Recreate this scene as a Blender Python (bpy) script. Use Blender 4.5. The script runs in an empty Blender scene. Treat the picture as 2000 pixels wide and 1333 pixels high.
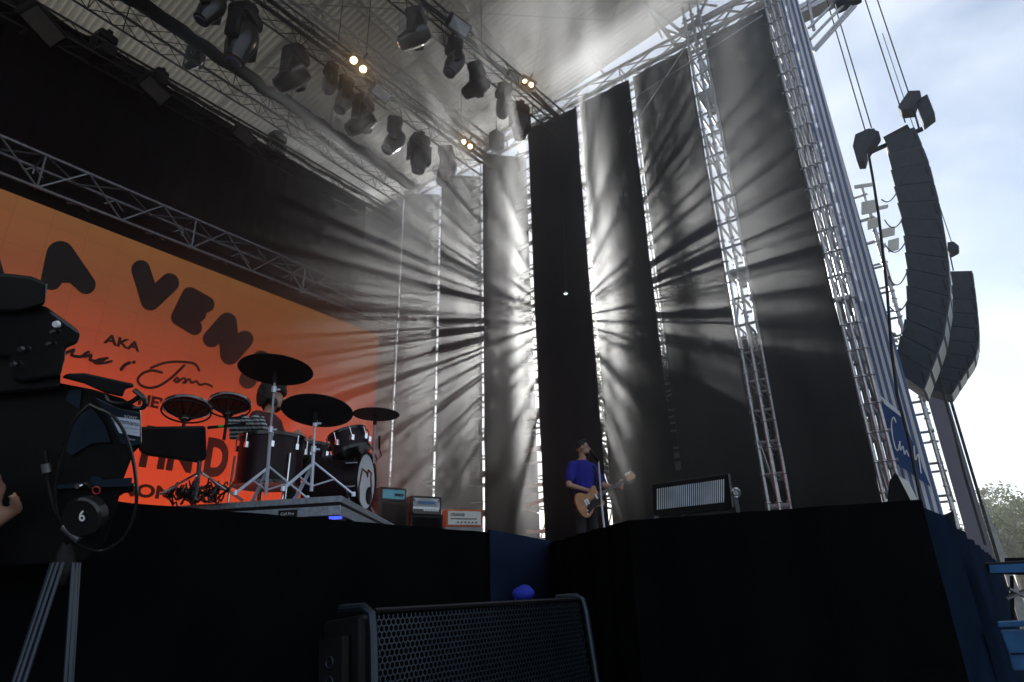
import bpy, bmesh, math, random
from mathutils import Vector, Matrix, noise
random.seed(7)
R = math.radians
V = Vector
sc = bpy.context.scene
# ---------------------------------------------------------------- camera
F = 1201.0
EYE = V((0, 0, 1.5))
_z = V((-75, 3013, -F)).normalized()
_x = V((945, -455, -F)); _x = (_x - _x.dot(_z) * _z).normalized()
_y = _z.cross(_x)
ROT = Matrix((_x, _y, _z))               # camera -> world
cam_d = bpy.data.cameras.new('camera'); cam = bpy.data.objects.new('camera', cam_d)
sc.collection.objects.link(cam); sc.camera = cam
cam_d.sensor_width = 36; cam_d.lens = F / 2000 * 36
cam_d.clip_start = 0.05; cam_d.clip_end = 3000
cam.matrix_world = Matrix.Translation(EYE) @ ROT.to_4x4()
# ---------------------------------------------------------------- light
SUN = V((0.79, 0.47, 0.40)).normalized()
SUN_E = math.asin(SUN.z); SUN_A = math.atan2(SUN.x, SUN.y)
w = bpy.data.worlds.new('World'); sc.world = w; w.use_nodes = True
nt = w.node_tree; bg = nt.nodes['Background']
sky = nt.nodes.new('ShaderNodeTexSky'); sky.sky_type = 'NISHITA'
sky.sun_disc = False; sky.sun_elevation = SUN_E; sky.sun_rotation = SUN_A
sky.air_density = 1.0; sky.dust_density = .7; sky.ozone_density = 2.0
tcw = nt.nodes.new('ShaderNodeTexCoord'); mpw = nt.nodes.new('ShaderNodeMapping'); mpw.inputs['Scale'].default_value = (1, 1, 2.2); mpw.inputs['Rotation'].default_value = (.3, .2, .5)
nw = nt.nodes.new('ShaderNodeTexNoise'); nw.inputs['Scale'].default_value = 2.2; nw.inputs['Detail'].default_value = 5; nw.inputs['Roughness'].default_value = .55; nw.inputs['Distortion'].default_value = .6
rw = nt.nodes.new('ShaderNodeMapRange'); rw.inputs[1].default_value = .32; rw.inputs[2].default_value = .8; rw.inputs[3].default_value = .2; rw.inputs[4].default_value = .85
mxw = nt.nodes.new('ShaderNodeMix'); mxw.data_type = 'RGBA'; mxw.inputs[7].default_value = (7.8, 8.3, 8.8, 1)
nt.links.new(tcw.outputs['Generated'], mpw.inputs[0]); nt.links.new(mpw.outputs[0], nw.inputs['Vector']); nt.links.new(nw.outputs['Fac'], rw.inputs[0])
nt.links.new(rw.outputs[0], mxw.inputs[0]); nt.links.new(sky.outputs[0], mxw.inputs[6]); nt.links.new(mxw.outputs[2], bg.inputs[0]); bg.inputs[1].default_value = 0.115
sl = bpy.data.lights.new('sun', 'SUN'); sl.energy = 5.0; sl.angle = R(0.5); sl.color = (1, .975, .92)
so = bpy.data.objects.new('sun', sl); sc.collection.objects.link(so)
so.rotation_euler = SUN.to_track_quat('Z', 'Y').to_euler()
sc.view_settings.view_transform = 'Standard'; sc.view_settings.look = 'None'
sc.view_settings.exposure = 0.45; sc.view_settings.gamma = 1
sc.cycles.volume_bounces = 0; sc.cycles.max_bounces = 6
sc.cycles.use_denoising = True; sc.cycles.volume_step_rate = .6
# ---------------------------------------------------------------- helpers
def ray(px, py): return (ROT @ V((px - 1000, -(py - 666.5), -F))).normalized()
def P(px, py, X=None, Y=None, Z=None):
    d = ray(px, py)
    if X is not None: t = (X - EYE.x) / d.x
    elif Y is not None: t = (Y - EYE.y) / d.y
    else: t = (Z - EYE.z) / d.z
    return EYE + d * t
def D(px, py, dep):
    return EYE + ROT @ V((px - 1000, -(py - 666.5), -F)) * (dep / F)
FW = -(ROT @ V((0, 0, 1))); RT = ROT @ V((1, 0, 0)); UPV = ROT @ V((0, 1, 0))
def px2m(n, dep): return n * dep / F

def mat(name, col, rough=.6, metal=0., var=.25, scale=6., bump=0., spec=.5, em=None, ems=0., trans=0.):
    m = bpy.data.materials.new(name); m.use_nodes = True; t = m.node_tree; b = t.nodes['Principled BSDF']
    b.inputs['Roughness'].default_value = rough; b.inputs['Metallic'].default_value = metal
    b.inputs['Specular IOR Level'].default_value = spec
    tc = t.nodes.new('ShaderNodeTexCoord'); n = t.nodes.new('ShaderNodeTexNoise')
    n.inputs['Scale'].default_value = scale; n.inputs['Detail'].default_value = 6
    t.links.new(tc.outputs['Object'], n.inputs['Vector'])
    r = t.nodes.new('ShaderNodeValToRGB')
    r.color_ramp.elements[0].position = .3; r.color_ramp.elements[1].position = .7
    r.color_ramp.elements[0].color = (*[c * (1 - var) for c in col], 1)
    r.color_ramp.elements[1].color = (*[min(1, c * (1 + var)) for c in col], 1)
    t.links.new(n.outputs['Fac'], r.inputs[0]); t.links.new(r.outputs[0], b.inputs['Base Color'])
    if bump:
        bp = t.nodes.new('ShaderNodeBump'); bp.inputs['Strength'].default_value = bump; bp.inputs['Distance'].default_value = .02
        t.links.new(n.outputs['Fac'], bp.inputs['Height']); t.links.new(bp.outputs[0], b.inputs['Normal'])
    if em:
        b.inputs['Emission Color'].default_value = (*em, 1); b.inputs['Emission Strength'].default_value = ems
    if trans:
        tr = t.nodes.new('ShaderNodeBsdfTranslucent'); tr.inputs[0].default_value = (*col, 1)
        mx = t.nodes.new('ShaderNodeMixShader'); mx.inputs[0].default_value = trans
        out = t.nodes['Material Output']
        t.links.new(b.outputs[0], mx.inputs[1]); t.links.new(tr.outputs[0], mx.inputs[2]); t.links.new(mx.outputs[0], out.inputs[0])
    return m
M = {}
M['cloth'] = mat('black_cloth', (.0035, .0038, .0045), .95, scale=3, bump=.3, spec=.1)
M['skirt'] = mat('skirt_cloth', (.003, .0032, .004), 1., scale=3, bump=.3, spec=.02)
M['scrim'] = mat('scrim_cloth', (.11, .11, .105), .95, scale=3, bump=.2, spec=.05, trans=.3)
for nd_ in M['scrim'].node_tree.nodes:
    if nd_.type == 'VALTORGB':
        nd_.color_ramp.elements[0].color = (.005, .005, .006, 1); nd_.color_ramp.elements[1].color = (.009, .009, .009, 1)
M['bluecloth'] = mat('dark_cloth_front', (.007, .014, .030), 1., scale=3, bump=.3, spec=.0)  # skirt cloth; blue of the sky light is put into the colour
M['black'] = mat('black_paint', (.007, .007, .008), .5, spec=.2)
M['gloss'] = mat('black_gloss', (.01, .01, .011), .2, spec=.5)
M['steel'] = mat('galvanised_steel', (.38, .38, .4), .38, .85, scale=20)
M['alu'] = mat('bare_aluminium', (.22, .22, .24), .4, .7, scale=15)
M['roof'] = mat('roof_sheet', (.60, .56, .48), .6, 0, var=.12, scale=1.2, trans=.05)
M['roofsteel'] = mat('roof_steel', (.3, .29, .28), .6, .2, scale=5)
M['blacktruss'] = mat('black_truss', (.02, .02, .02), .45, .3)
M['chrome'] = mat('chrome', (.75, .76, .8), .15, 1., var=.05)
M['stand'] = mat('polished_stand', (.7, .76, .88), .3, .35, var=.05)  # pale colour stands in for sky reflections on the chrome
M['flood'] = mat('flood_face', (.09, .08, .07), .5)
M['maroon'] = mat('maroon_shell', (.012, .004, .008), .4, spec=.2, scale=10)
M['drumhead'] = mat('drum_head', (.6, .62, .66), .5, var=.05)
M['white'] = mat('white_plastic', (.7, .72, .75), .5, var=.05)
M['red'] = mat('red_paint', (.5, .03, .03), .5)
M['deck'] = mat('riser_metal', (.3, .34, .4), .45, .6, scale=30)
M['navy'] = mat('navy_panel', (.007, .014, .036), .9, scale=4, spec=.05)
M['skin'] = mat('skin', (.36, .2, .14), .55, var=.1)
M['hair'] = mat('dark_hair', (.012, .009, .007), .8, bump=.8, scale=60)
M['tshirt'] = mat('blue_tshirt', (.005, .009, .22), .9, var=.15, bump=.2)
M['trousers'] = mat('dark_trousers', (.012, .012, .016), .9)
M['wood'] = mat('natural_wood', (.34, .15, .055), .4, scale=12)
M['fretboard'] = mat('fretboard', (.05, .025, .015), .5)
M['orange'] = mat('orange_vinyl', (.6, .13, .03), .6, var=.08)
M['ampface'] = mat('amp_face', (.75, .75, .72), .5, var=.05)
M['teal'] = mat('teal_panel', (.05, .25, .32), .3, .3)
M['grey'] = mat('grey_cloth', (.3, .31, .3), .8)
M['lens'] = mat('lens_glass', (.03, .05, .12), .05, spec=1.)
M['lamp'] = mat('warm_lamp', (.9, .6, .3), .3, em=(1, .62, .3), ems=22)
M['lens_face'] = mat('strobe_face', (.5, .55, .62), .3)
M['blue_led'] = mat('blue_led', (.1, .1, .5), .3, em=(.05, .08, 1), ems=1.2)
M['bluecap'] = mat('blue_cap', (.015, .03, .4), .8, bump=.6, scale=12)
M['bluepanel'] = mat('blue_banner', (.03, .09, .28), .7, trans=.35)
M['violet'] = mat('violet_board', (.17, .16, .22), .7, var=.1, scale=.6, trans=.25)
M['leaf'] = mat('tree_leaf', (.08, .10, .022), .6, var=.6, scale=.9, trans=.35)
M['bark'] = mat('tree_bark', (.08, .06, .04), .9)
M['ground'] = mat('ground_dirt', (.09, .085, .08), .95, scale=.8, bump=.4)
M['floor'] = mat('stage_floor', (.02, .02, .022), .6)
M['array'] = mat('speaker_paint_hazed', (.026, .036, .052), .8, scale=8)  # charcoal paint with pale smoke-lit haze put into its colour
M['label'] = mat('white_label', (.65, .72, .85), .5, var=.03)
M['labeltext'] = mat('label_text', (.02, .05, .12), .5)
M['bluecase'] = mat('blue_case', (.03, .12, .28), .45, scale=10)
M['mesh'] = mat('grille_metal', (.022, .031, .045), .4, .6)
M['stripe_shirt'] = mat('striped_shirt', (.08, .1, .11), .8)
M['redcloth'] = mat('maroon_shirt', (.05, .01, .012), .8)

class MB:
    def __init__(s): s.v = []; s.f = []; s.mi = []; s.cur = 0
    def add(s, vs, fs):
        n = len(s.v); s.v += [V(q) for q in vs]; s.f += [[i + n for i in f] for f in fs]; s.mi += [s.cur] * len(fs); return s
    def box(s, c, d, m=None):
        hx, hy, hz = d[0] / 2, d[1] / 2, d[2] / 2
        vs = [V((x, y, z)) for x in (-hx, hx) for y in (-hy, hy) for z in (-hz, hz)]
        if m is not None: vs = [m @ q for q in vs]
        vs = [q + V(c) for q in vs]
        return s.add(vs, [(0, 1, 3, 2), (4, 6, 7, 5), (0, 4, 5, 1), (2, 3, 7, 6), (0, 2, 6, 4), (1, 5, 7, 3)])
    def tube(s, p, q, r, n=6, r2=None):
        p, q = V(p), V(q); r2 = r if r2 is None else r2
        a = (q - p)
        if a.length < 1e-6: return s
        a.normalize(); u = a.orthogonal().normalized(); w_ = a.cross(u)
        vs = []
        for k in range(n):
            t = 2 * math.pi * k / n; d = u * math.cos(t) + w_ * math.sin(t)
            vs += [p + d * r, q + d * r2]
        fs = [(2 * k, 2 * ((k + 1) % n), 2 * ((k + 1) % n) + 1, 2 * k + 1) for k in range(n)]
        fs += [tuple(range(2 * n - 2, -1, -2)), tuple(range(1, 2 * n, 2))]
        return s.add(vs, fs)
    def path(s, pts, r, n=6):
        pts = [V(q) for q in pts]; m = len(pts); vs = []; up = None
        for i, q in enumerate(pts):
            a = (pts[min(i + 1, m - 1)] - pts[max(i - 1, 0)]).normalized()
            u = (up - a * up.dot(a)) if up is not None else a.orthogonal()
            if u.length < 1e-4: u = a.orthogonal()
            u.normalize(); up = u; w_ = a.cross(u)
            for k in range(n):
                t = 2 * math.pi * k / n; vs.append(q + (u * math.cos(t) + w_ * math.sin(t)) * r)
        fs = [(i * n + k, i * n + (k + 1) % n, (i + 1) * n + (k + 1) % n, (i + 1) * n + k) for i in range(m - 1) for k in range(n)]
        fs += [tuple(range(n - 1, -1, -1)), tuple(range((m - 1) * n, m * n))]
        return s.add(vs, fs)
    def lathe(s, prof, o=(0, 0, 0), ax=(0, 0, 1), n=24):
        a = V(ax).normalized(); u = a.orthogonal().normalized(); w_ = a.cross(u); o = V(o); vs = []
        for h, r in prof:
            for k in range(n):
                t = 2 * math.pi * k / n; vs.append(o + a * h + (u * math.cos(t) + w_ * math.sin(t)) * max(r, 1e-4))
        m = len(prof)
        fs = [(i * n + k, i * n + (k + 1) % n, (i + 1) * n + (k + 1) % n, (i + 1) * n + k) for i in range(m - 1) for k in range(n)]
        fs += [tuple(range(n - 1, -1, -1)), tuple(range((m - 1) * n, m * n))]
        return s.add(vs, fs)
    def prism(s, pts, ext):
        n = len(pts); ext = V(ext); vs = [V(q) for q in pts] + [V(q) + ext for q in pts]
        fs = [tuple(range(n - 1, -1, -1)), tuple(range(n, 2 * n))] + [(k, (k + 1) % n, (k + 1) % n + n, k + n) for k in range(n)]
        return s.add(vs, fs)
    def ring(s, c, ax, r, t, n=32):
        a = V(ax).normalized(); u = a.orthogonal().normalized(); w_ = a.cross(u); c = V(c)
        pts = [c + (u * math.cos(2 * math.pi * k / n) + w_ * math.sin(2 * math.pi * k / n)) * r for k in range(n + 1)]
        return s.path(pts, t, 6)
    def slab(s, pts, dep, th):                    # outline at a distance, with real thickness
        c = ray(sum(p_[0] for p_ in pts) / len(pts), sum(p_[1] for p_ in pts) / len(pts))
        return s.prism([D(x, y, dep) for x, y in pts], c * th)
    def build(s, name, m, parent=None, smooth=False, loc=None, bev=0., world=True):
        me = bpy.data.meshes.new(name)
        off = V((0, 0, 0)); inv = None
        if parent is not None and world:
            r = parent
            while r.parent: r = r.parent
            inv = Matrix.LocRotScale(r.location, r.rotation_euler, r.scale).inverted()
        vs = [(inv @ q) if inv else q for q in s.v]
        if loc is not None: off = V(loc) if not (inv and world) else inv @ V(loc)
        me.from_pydata([q - off for q in vs], [], s.f)
        for mm in (m if isinstance(m, (list, tuple)) else [m]): me.materials.append(M[mm] if isinstance(mm, str) else mm)
        for p, k in zip(me.polygons, s.mi): p.material_index = k; p.use_smooth = smooth
        bm = bmesh.new(); bm.from_mesh(me); bmesh.ops.recalc_face_normals(bm, faces=bm.faces)
        if smooth:
            for e in bm.edges:
                if len(e.link_faces) == 2 and e.calc_face_angle(0) > .7: e.smooth = False
        bm.to_mesh(me); bm.free()
        o = bpy.data.objects.new(name, me); sc.collection.objects.link(o); o.location = off
        if parent is not None: o.parent = parent
        if bev:
            b = o.modifiers.new('b', 'BEVEL'); b.width = bev; b.segments = 2; b.limit_method = 'ANGLE'
        return o
def thing(name, label, cat, loc=(0, 0, 0), rz=0, group=None):
    o = bpy.data.objects.new(name, None); sc.collection.objects.link(o); o.empty_display_size = .2
    o.location = loc; o.rotation_euler = (0, 0, rz); o['label'] = label; o['category'] = cat
    if group: o['group'] = group
    return o
def tag(o, label=None, cat=None, group=None, kind=None):
    for k, v in (('label', label), ('category', cat), ('group', group), ('kind', kind)):
        if v: o[k] = v
    return o
def dup(root, loc, rz=0, label=None):
    r = root.copy(); sc.collection.objects.link(r); r.location = loc; r.rotation_euler = (0, 0, rz)
    if label: r['label'] = label
    for ch in list(root.children):
        c = ch.copy(); sc.collection.objects.link(c); c.parent = r
        for g in ch.children:
            d = g.copy(); sc.collection.objects.link(d); d.parent = c
    return r
def text(body, o, xd, yd, wid, hgt, m, parent, name='lettering', off=.0, lift=0.0, label=None):
    cu = bpy.data.curves.new('t', 'FONT'); cu.body = body; cu.offset = off; cu.resolution_u = 4
    ob = bpy.data.objects.new('t', cu); sc.collection.objects.link(ob)
    bpy.context.view_layer.update()
    me = bpy.data.meshes.new_from_object(ob.evaluated_get(bpy.context.evaluated_depsgraph_get()))
    bpy.data.objects.remove(ob)
    xs = [v.co.x for v in me.vertices]; ys = [v.co.y for v in me.vertices]
    x0, x1, y0, y1 = min(xs), max(xs), min(ys), max(ys)
    xd, yd = V(xd).normalized(), V(yd).normalized(); nn = xd.cross(yd)
    b = MB(); b.add([V(o) + xd * ((v.co.x - x0) / (x1 - x0) * wid) + yd * ((v.co.y - y0) / (y1 - y0) * hgt) + nn * lift for v in me.vertices],
                    [tuple(p.vertices) for p in me.polygons])
    bpy.data.meshes.remove(me)
    r = b.build(name, m, parent)
    if label: r['label'] = label
    return r

S = 1.70          # stage deck height
RZ = S + .5       # drum riser height
WX = 12.0         # side wall
# ---------------------------------------------------------------- setting
b = MB(); n = 40
b.add([(-90 + 200 * i / n, -90 + 200 * j / n, .03 * noise.noise(V((i, j, 0)))) for i in range(n + 1) for j in range(n + 1)],
      [(i * (n + 1) + j, (i + 1) * (n + 1) + j, (i + 1) * (n + 1) + j + 1, i * (n + 1) + j + 1) for i in range(n) for j in range(n)])
tag(b.build('ground', 'ground'), kind='structure')

# ---------------------------------------------------------------- stage
st = thing('stage', 'large raised festival stage with black skirting and a stepped front edge', 'stage', (0, 3, 0))
e1 = P(948, 1046, Z=S); e2 = P(1070, 1066, Z=S); e3 = P(1240, 1023, Z=S); e4 = P(1780, 986, Z=S)
YF = P(302, 990, Z=S).y
out = [(-9, YF), (e1.x - .5, YF + .08), (e1.x, e1.y), (e2.x, e2.y), (e3.x, e3.y), (e4.x, e4.y), (15.5, e4.y - .2), (15.5, 13.6), (-9, 13.6)]
def inset(ps, d):
    o = []; n = len(ps)
    for i in range(n):
        p0, p1, p2 = V(ps[i - 1]), V(ps[i]), V(ps[(i + 1) % n])
        n1 = V((-(p1 - p0).y, (p1 - p0).x)).normalized(); n2 = V((-(p2 - p1).y, (p2 - p1).x)).normalized()
        m = n1 + n2; m = m / max(.5, m.dot(n1)); o.append((p1.x + m.x * d, p1.y + m.y * d))
    return o
MB().prism([(x, y, S - .12) for x, y in inset(out, .05)], (0, 0, .12)).build('deck', 'floor', st)
sk = MB()
def skirt(mb, a, c, z0, z1, amp=.03, fold=.22, cols=None):
    a, c = V((*a, 0)), V((*c, 0)); L = (c - a).length; nn = max(8, int(L / .06)); d = (c - a) / nn
    nrm = V((-(c - a).y, (c - a).x, 0)).normalized(); rows = 10
    vs = []
    for i in range(nn + 1):
        for j in range(rows + 1):
            t = i * L / nn; z = z0 + (z1 - z0) * j / rows; k = 1 - .6 * j / rows
            o_ = amp * k * (math.sin(t / fold * 2 * math.pi + 1.3 * noise.noise(V((t, z * .4, 1)))) + 1.2 * noise.noise(V((t * 2, z, 3))))
            q = a + d * i + nrm * o_ * min(1, i / 4, (nn - i) / 4); vs.append((q.x, q.y, z))
    mb.add(vs, [(i * (rows + 1) + j, (i + 1) * (rows + 1) + j, (i + 1) * (rows + 1) + j + 1, i * (rows + 1) + j + 1) for i in range(nn) for j in range(rows)])
ou = inset(out, -.03)
for k in (0, 1, 3, 4, 6, 7, 8):
    skirt(sk, ou[k], ou[(k + 1) % 9], 0, S + .01)
sk.build('skirt', 'skirt', st, True)
fs_ = MB(); skirt(fs_, ou[5], ou[6], 0, S + .01, .035, 1.1)
tag(fs_.build('front_skirt', 'bluecloth', st, True), 'black skirt cloth, blue sky light in its colour, round the near corner')
pn = MB(); d_ = (e2 - e1)
pn.prism([(e1.x, e1.y - .01, .05), (e2.x, e2.y - .01, .05), (e2.x, e2.y - .01, S + .02), (e1.x, e1.y - .01, S + .02)], (-.02, -.03, 0)).build('front_panel', 'navy', st)
lp = MB(); lp.prism([(e2.x, e2.y, S - .09), (e3.x, e3.y, S - .09), (e3.x, e3.y, S + .012), (e2.x, e2.y, S + .012)], (-.02, -.02, 0)).build('steel_lip', 'deck', st)

# ---------------------------------------------------------------- drapes on the side wall
GY = [12.97, 11.3, 9.63, 7.95, 6.22, 4.62]
def gapw(k): return [.045, .06, .06, .11, .10, .10][k]
def drape(name, label, cat, p, q, z0=S + .06, z1=13.8, seed=0, group=None, m='cloth'):
    p, q = V((*p, 0)), V((*q, 0)); L = (q - p).length; d = (q - p) / L; nr = V((-d.y, d.x, 0))
    mb = MB(); nn = max(6, int(L / .06)); rows = 70; vs = []
    for i in range(nn + 1):
        for j in range(rows + 1):
            t = L * i / nn; X_ = (p + d * t).x; zt_ = z1 * min(1, X_ / WX) if abs(X_ - WX) < 1.5 else z1; z = z0 + (zt_ - z0) * j / rows
            wv = .03 * noise.noise(V((t * 2.2, z * .12, seed))) + .02 * noise.noise(V((t * 6, z * .4, seed + 4)))
            edge = .012 * noise.noise(V((z * 1.3, seed, 2))) * (1 if i in (0, nn) else 0)
            v = p + d * (t + edge) + nr * wv; vs.append((v.x, v.y, z))
    mb.add(vs, [(i * (rows + 1) + j, (i + 1) * (rows + 1) + j, (i + 1) * (rows + 1) + j + 1, i * (rows + 1) + j + 1) for i in range(nn) for j in range(rows)])
    o = mb.build(name, m, None, True)
    so_ = o.modifiers.new('s', 'SOLIDIFY'); so_.thickness = .01
    return tag(o, label, cat, group)
G = 'black drapes hanging in panels along the side wall'
DL = ['black drape closing the side wall behind the backdrop, hardly visible', 'narrow black drape in the far corner beside the video screen', 'black drape behind the orange amplifier head, second from the far corner',
      'hazy black drape left of the guitarist, crossed by bright light rays', 'very dark black drape hanging straight behind the guitarist',
      'black drape right of the guitarist with a tall bright shaft down its left half', 'streaked black drape directly left of the first scaffold tower',
      'wide grey-lit black drape between the two scaffold towers']
# panels are set out of line so more sun passes each gap; gap = (side shift of the upstage panel's near edge, width seen)
GS = [0, .75, .85, .95, -.4, -.4]
def edges(k):                                       # downstage panel's far edge, upstage panel's near edge
    y = GY[k] - gapw(k) / 2; X2 = WX + GS[k]; return (WX, y), (X2, (y + gapw(k) * 1.12) / WX * X2)
drape('drape', DL[0], 'drape', (WX, 15.2), (WX, 13.0), seed=1, group=G)
for k in range(5): drape('drape', DL[k + 1], 'drape', edges(k)[0], edges(k + 1)[1], seed=k * 3.1 + 2, group=G, m='cloth' if k == 3 else 'scrim')
drape('drape', DL[6], 'drape', edges(5)[0], (WX, 3.08), seed=19, group=G, m='scrim')
drape('drape', DL[6 + 1], 'drape', (WX, 2.62), (WX, 1.22), seed=24, group=G, m='scrim')
drape('back_drape', 'huge black backdrop closing the rear of the stage above the screen', 'drape', (-9, 13.0), (11.95, 13.0), z1=12.62, seed=20)
drape('wing_drape', 'black drape closing the near wing at the far left, out of frame', 'drape', (-6.5, 13), (-6.5, 4.5), seed=31)

# ---------------------------------------------------------------- trusses and scaffold
def truss(name, label, p, q, w_=.4, h=.4, bay=.5, m='blacktruss', group=None, cat='truss', rc=.025, rl=.011, cable=False, side='n', tri=False):
    p, q = V(p), V(q); t = thing(name, label, cat, (p + q) / 2, 0, group); a = (q - p).normalized(); L = (q - p).length
    s_ = a.cross(V((0, 0, 1)))
    if s_.length < .1: s_ = V((0, 1, 0))
    s_.normalize(); u = s_.cross(a)
    offs = [s_ * (w_ / 2) * i + u * (h / 2) * j for i, j in ((-1, -1), (1, -1), (1, 1), (-1, 1))]
    for o in offs: MB().tube(p + o, q + o, rc, 8).build('chord', m, t, True)
    lb = MB(); nb = max(2, round(L / bay))
    for k in range(nb):
        c0 = p + a * (L * k / nb); c1 = p + a * (L * (k + 1) / nb)
        for i in range(4):
            o0, o1 = offs[i], offs[(i + 1) % 4]
            if k % 2: o0, o1 = o1, o0
            lb.tube(c0 + o0, c1 + o1, rl, 5)
            if k % 4 == 0: lb.tube(c0 + offs[i], c0 + offs[(i + 1) % 4], rl, 5)
    lb.build('lacing', m, t)
    if cable:
        pts = [p + a * (L * k / 60) + u * (h / 2 + .03) + s_ * (.06 * noise.noise(V((k * .3, 1, 2)))) + u * (.05 * noise.noise(V((k * .4, 5, 2)))) for k in range(61)]
        MB().path(pts, .055).build('cable_bundle', 'black', t, True)
    return t
def line_px(a, c, Z, ext0=0, ext1=0):
    p, q = P(*a, Z=Z), P(*c, Z=Z); d = (q - p).normalized(); return p - d * ext0, q + d * ext1
p, q = line_px((504, 3), (936, 316), 13, 9, .3); T3 = (p, q)
truss('lighting_truss', 'black lighting truss crowded with moving heads, left of the two big ones', p, q, .42, .42, cable=True, group='lighting trusses under the roof')
p, q = line_px((804, 2), (1080, 231), 13, 9, .4); T4 = (p, q)
truss('lighting_truss', 'black lighting truss nearest the top middle, ending at the drape behind the guitarist', p, q, .42, .42, cable=True, group='lighting trusses under the roof')
p, q = line_px((192, 0), (780, 378), 13, 6, .2); T2 = (p, q)
t = truss('lighting_truss', 'black truss carrying a long rolled black cloth, near the rear of the roof', p, q, .4, .4, group='lighting trusses under the roof')
a = (q - p).normalized(); L = (q - p).length
MB().path([p + a * (L * k / 90) + V((0, -.32 + .05 * noise.noise(V((k * .5, 3, 9))), .26 + .14 * noise.noise(V((k * .3, 0, 9))))) for k in range(91)], .15, 10).build('rolled_cloth', 'cloth', t, True)
p, q = line_px((60, 30), (720, 402), 12, 5, .8); T1 = (p, q)
truss('lighting_truss', 'rear black truss along the top of the backdrop with flood lights', p, q, .4, .4, group='lighting trusses under the roof', cable=True)
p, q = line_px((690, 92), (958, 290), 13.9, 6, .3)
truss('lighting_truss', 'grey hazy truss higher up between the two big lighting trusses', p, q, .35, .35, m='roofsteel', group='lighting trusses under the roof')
SY = 10.8
p, q = P(0, 318, Y=SY + .3), P(738, 614, Y=SY + .3); a = (q - p).normalized()
t = truss('screen_truss', 'bare aluminium truss running just above the orange video screen', p - a * 7, q + a * .1, .5, .62, .62, m='alu', rc=.028, rl=.016)
# eaves truss between drape tops and roof
def ev(y): return 14.33 + (7.36 - y) * .02
t = truss('eaves_truss', 'pale steel truss along the top of the side drapes with sky behind it', (WX + .25, 13, 14.1), (WX + .25, .9, 14.25), .35, .42, 1.0, m='roofsteel', rc=.045, rl=.022)
def scaffold(label, x0, x1, y0, y1, z0, z1, m='steel', step=1.0, group=None, rad=.026, beads=True, nx=2, ny=2, name='scaffold_tower'):
    t = thing(name, label, 'scaffold', ((x0 + x1) / 2, (y0 + y1) / 2, z0), 0, group)
    xs = [x0 + (x1 - x0) * i / (nx - 1) for i in range(nx)] if nx > 1 else [x0]
    yy = [y0 + (y1 - y0) * i / (ny - 1) for i in range(ny)] if ny > 1 else [y0]
    for x in xs:
        for y in yy:
            u = MB(); u.tube((x, y, z0), (x, y, z1), rad, 8)
            if beads:
                z = z0 + .3
                while z < z1:
                    u.lathe([(-.02, rad), (-.01, .06), (.01, .06), (.02, rad)], (x, y, z), (0, 0, 1), 8); z += .5
            u.build('upright', m, t, True)
    z = z0 + .3; k = 0
    while z < z1:
        lg = MB()
        for x in xs: lg.tube((x, y0 - .08, z), (x, y1 + .08, z), rad * .85, 6)
        for y in yy: lg.tube((x0, y, z + .01), (x1, y, z + .01), rad * .85, 6)
        if k % 8 == 4 and ny == 3: lg.box(((x0 + x1) / 2, (y0 + y1) / 2, z + .05), (x1 - x0, y1 - y0 + .1, .05))  # board added to throw a broader streak of shade
        lg.build('ledger', m, t, True)
        if k % 2 == 0 and z + 2 * step < z1:
            br = MB(); y = yy[(k // 2) % len(yy)]
            if k % 4: br.tube((x0, y + .03, z), (x1, y + .03, z + 2 * step), rad * .8, 6)
            else: br.tube((x1, y - .03, z), (x0, y - .03, min(z1, z + 2 * step)), rad * .8, 6)
            br.build('brace', m, t, True)
        z += step; k += 1
    return t
SG = 'scaffold towers seen through the gaps of the side drapes'
SLB = ['thin scaffold strip in the gap beside the screen corner', 'thin scaffold strip in the bright gap above the bass amplifiers',
       'thin scaffold strip in the bright gap above the orange amplifier', 'scaffold strip in the brightest gap just left of the guitarist',
       'scaffold strip in the gap just right of the guitarist', 'scaffold strip in the gap above the guitar headstock']
for k in range(6):
    scf = scaffold(SLB[k], WX + 1.0, WX + 1.9, GY[k] * (WX + 1) / WX - .35, GY[k] * (WX + 1) / WX + .35, 0, 14.2, group=SG, step=.75)
    z = S + .4; random.seed(k + 50)
    while z < 13.6:                                 # clamps, ties and boards, added to cut the sun into streaks
        X_ = WX + .25 + random.random() * .5 if k < 4 else WX + .1 + random.random() * .3; yc = GY[k] * X_ / WX
        hh = random.choice((.02, .03, .03, .05, .05, .09, .16)); o = MB(); o.box((X_, yc + (.51 * (X_ - WX)) * 0, z), (.05, .9, hh), Matrix.Rotation(random.gauss(0, .12), 3, 'X'))
        o.build('clamp', 'steel', scf); z += random.uniform(.16, .6)
scaffold('thick scaffold tower of clustered steel tubes between the streaked drapes', WX + .05, WX + .9, 2.66, 3.04, 0, 15.2, group=SG, step=.6, ny=3, rad=.034)
scaffold('thick scaffold tower at the outer end of the drapes next to the striped banner', WX + .02, WX + .9, .93, 1.19, 0, 15.8, group=SG, step=.5, ny=3, rad=.034)
sun_blk = thing('sun_blocker', 'dark container added outside to keep sun and sky out of the lower drape gaps', 'blocker', (14.2, 4, 0))  # made-up solid, added to stop low sun through the gaps
o = MB(); pts = []
for k in range(30):
    y = 2.1 + k * .135; pts += [(13.8, y), (13.8, y + .06), (13.86, y + .075), (13.86, y + .12)]
o.prism([(x, y, 0) for x, y in pts] + [(15.8, 6.1, 0), (15.8, 2.1, 0)], (0, 0, 6.6)); o.build('shell', 'black', sun_blk)
MB().box((14.8, 4.1, 6.66), (2.1, 4.1, .1)).build('top_cap', 'black', sun_blk)
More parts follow.
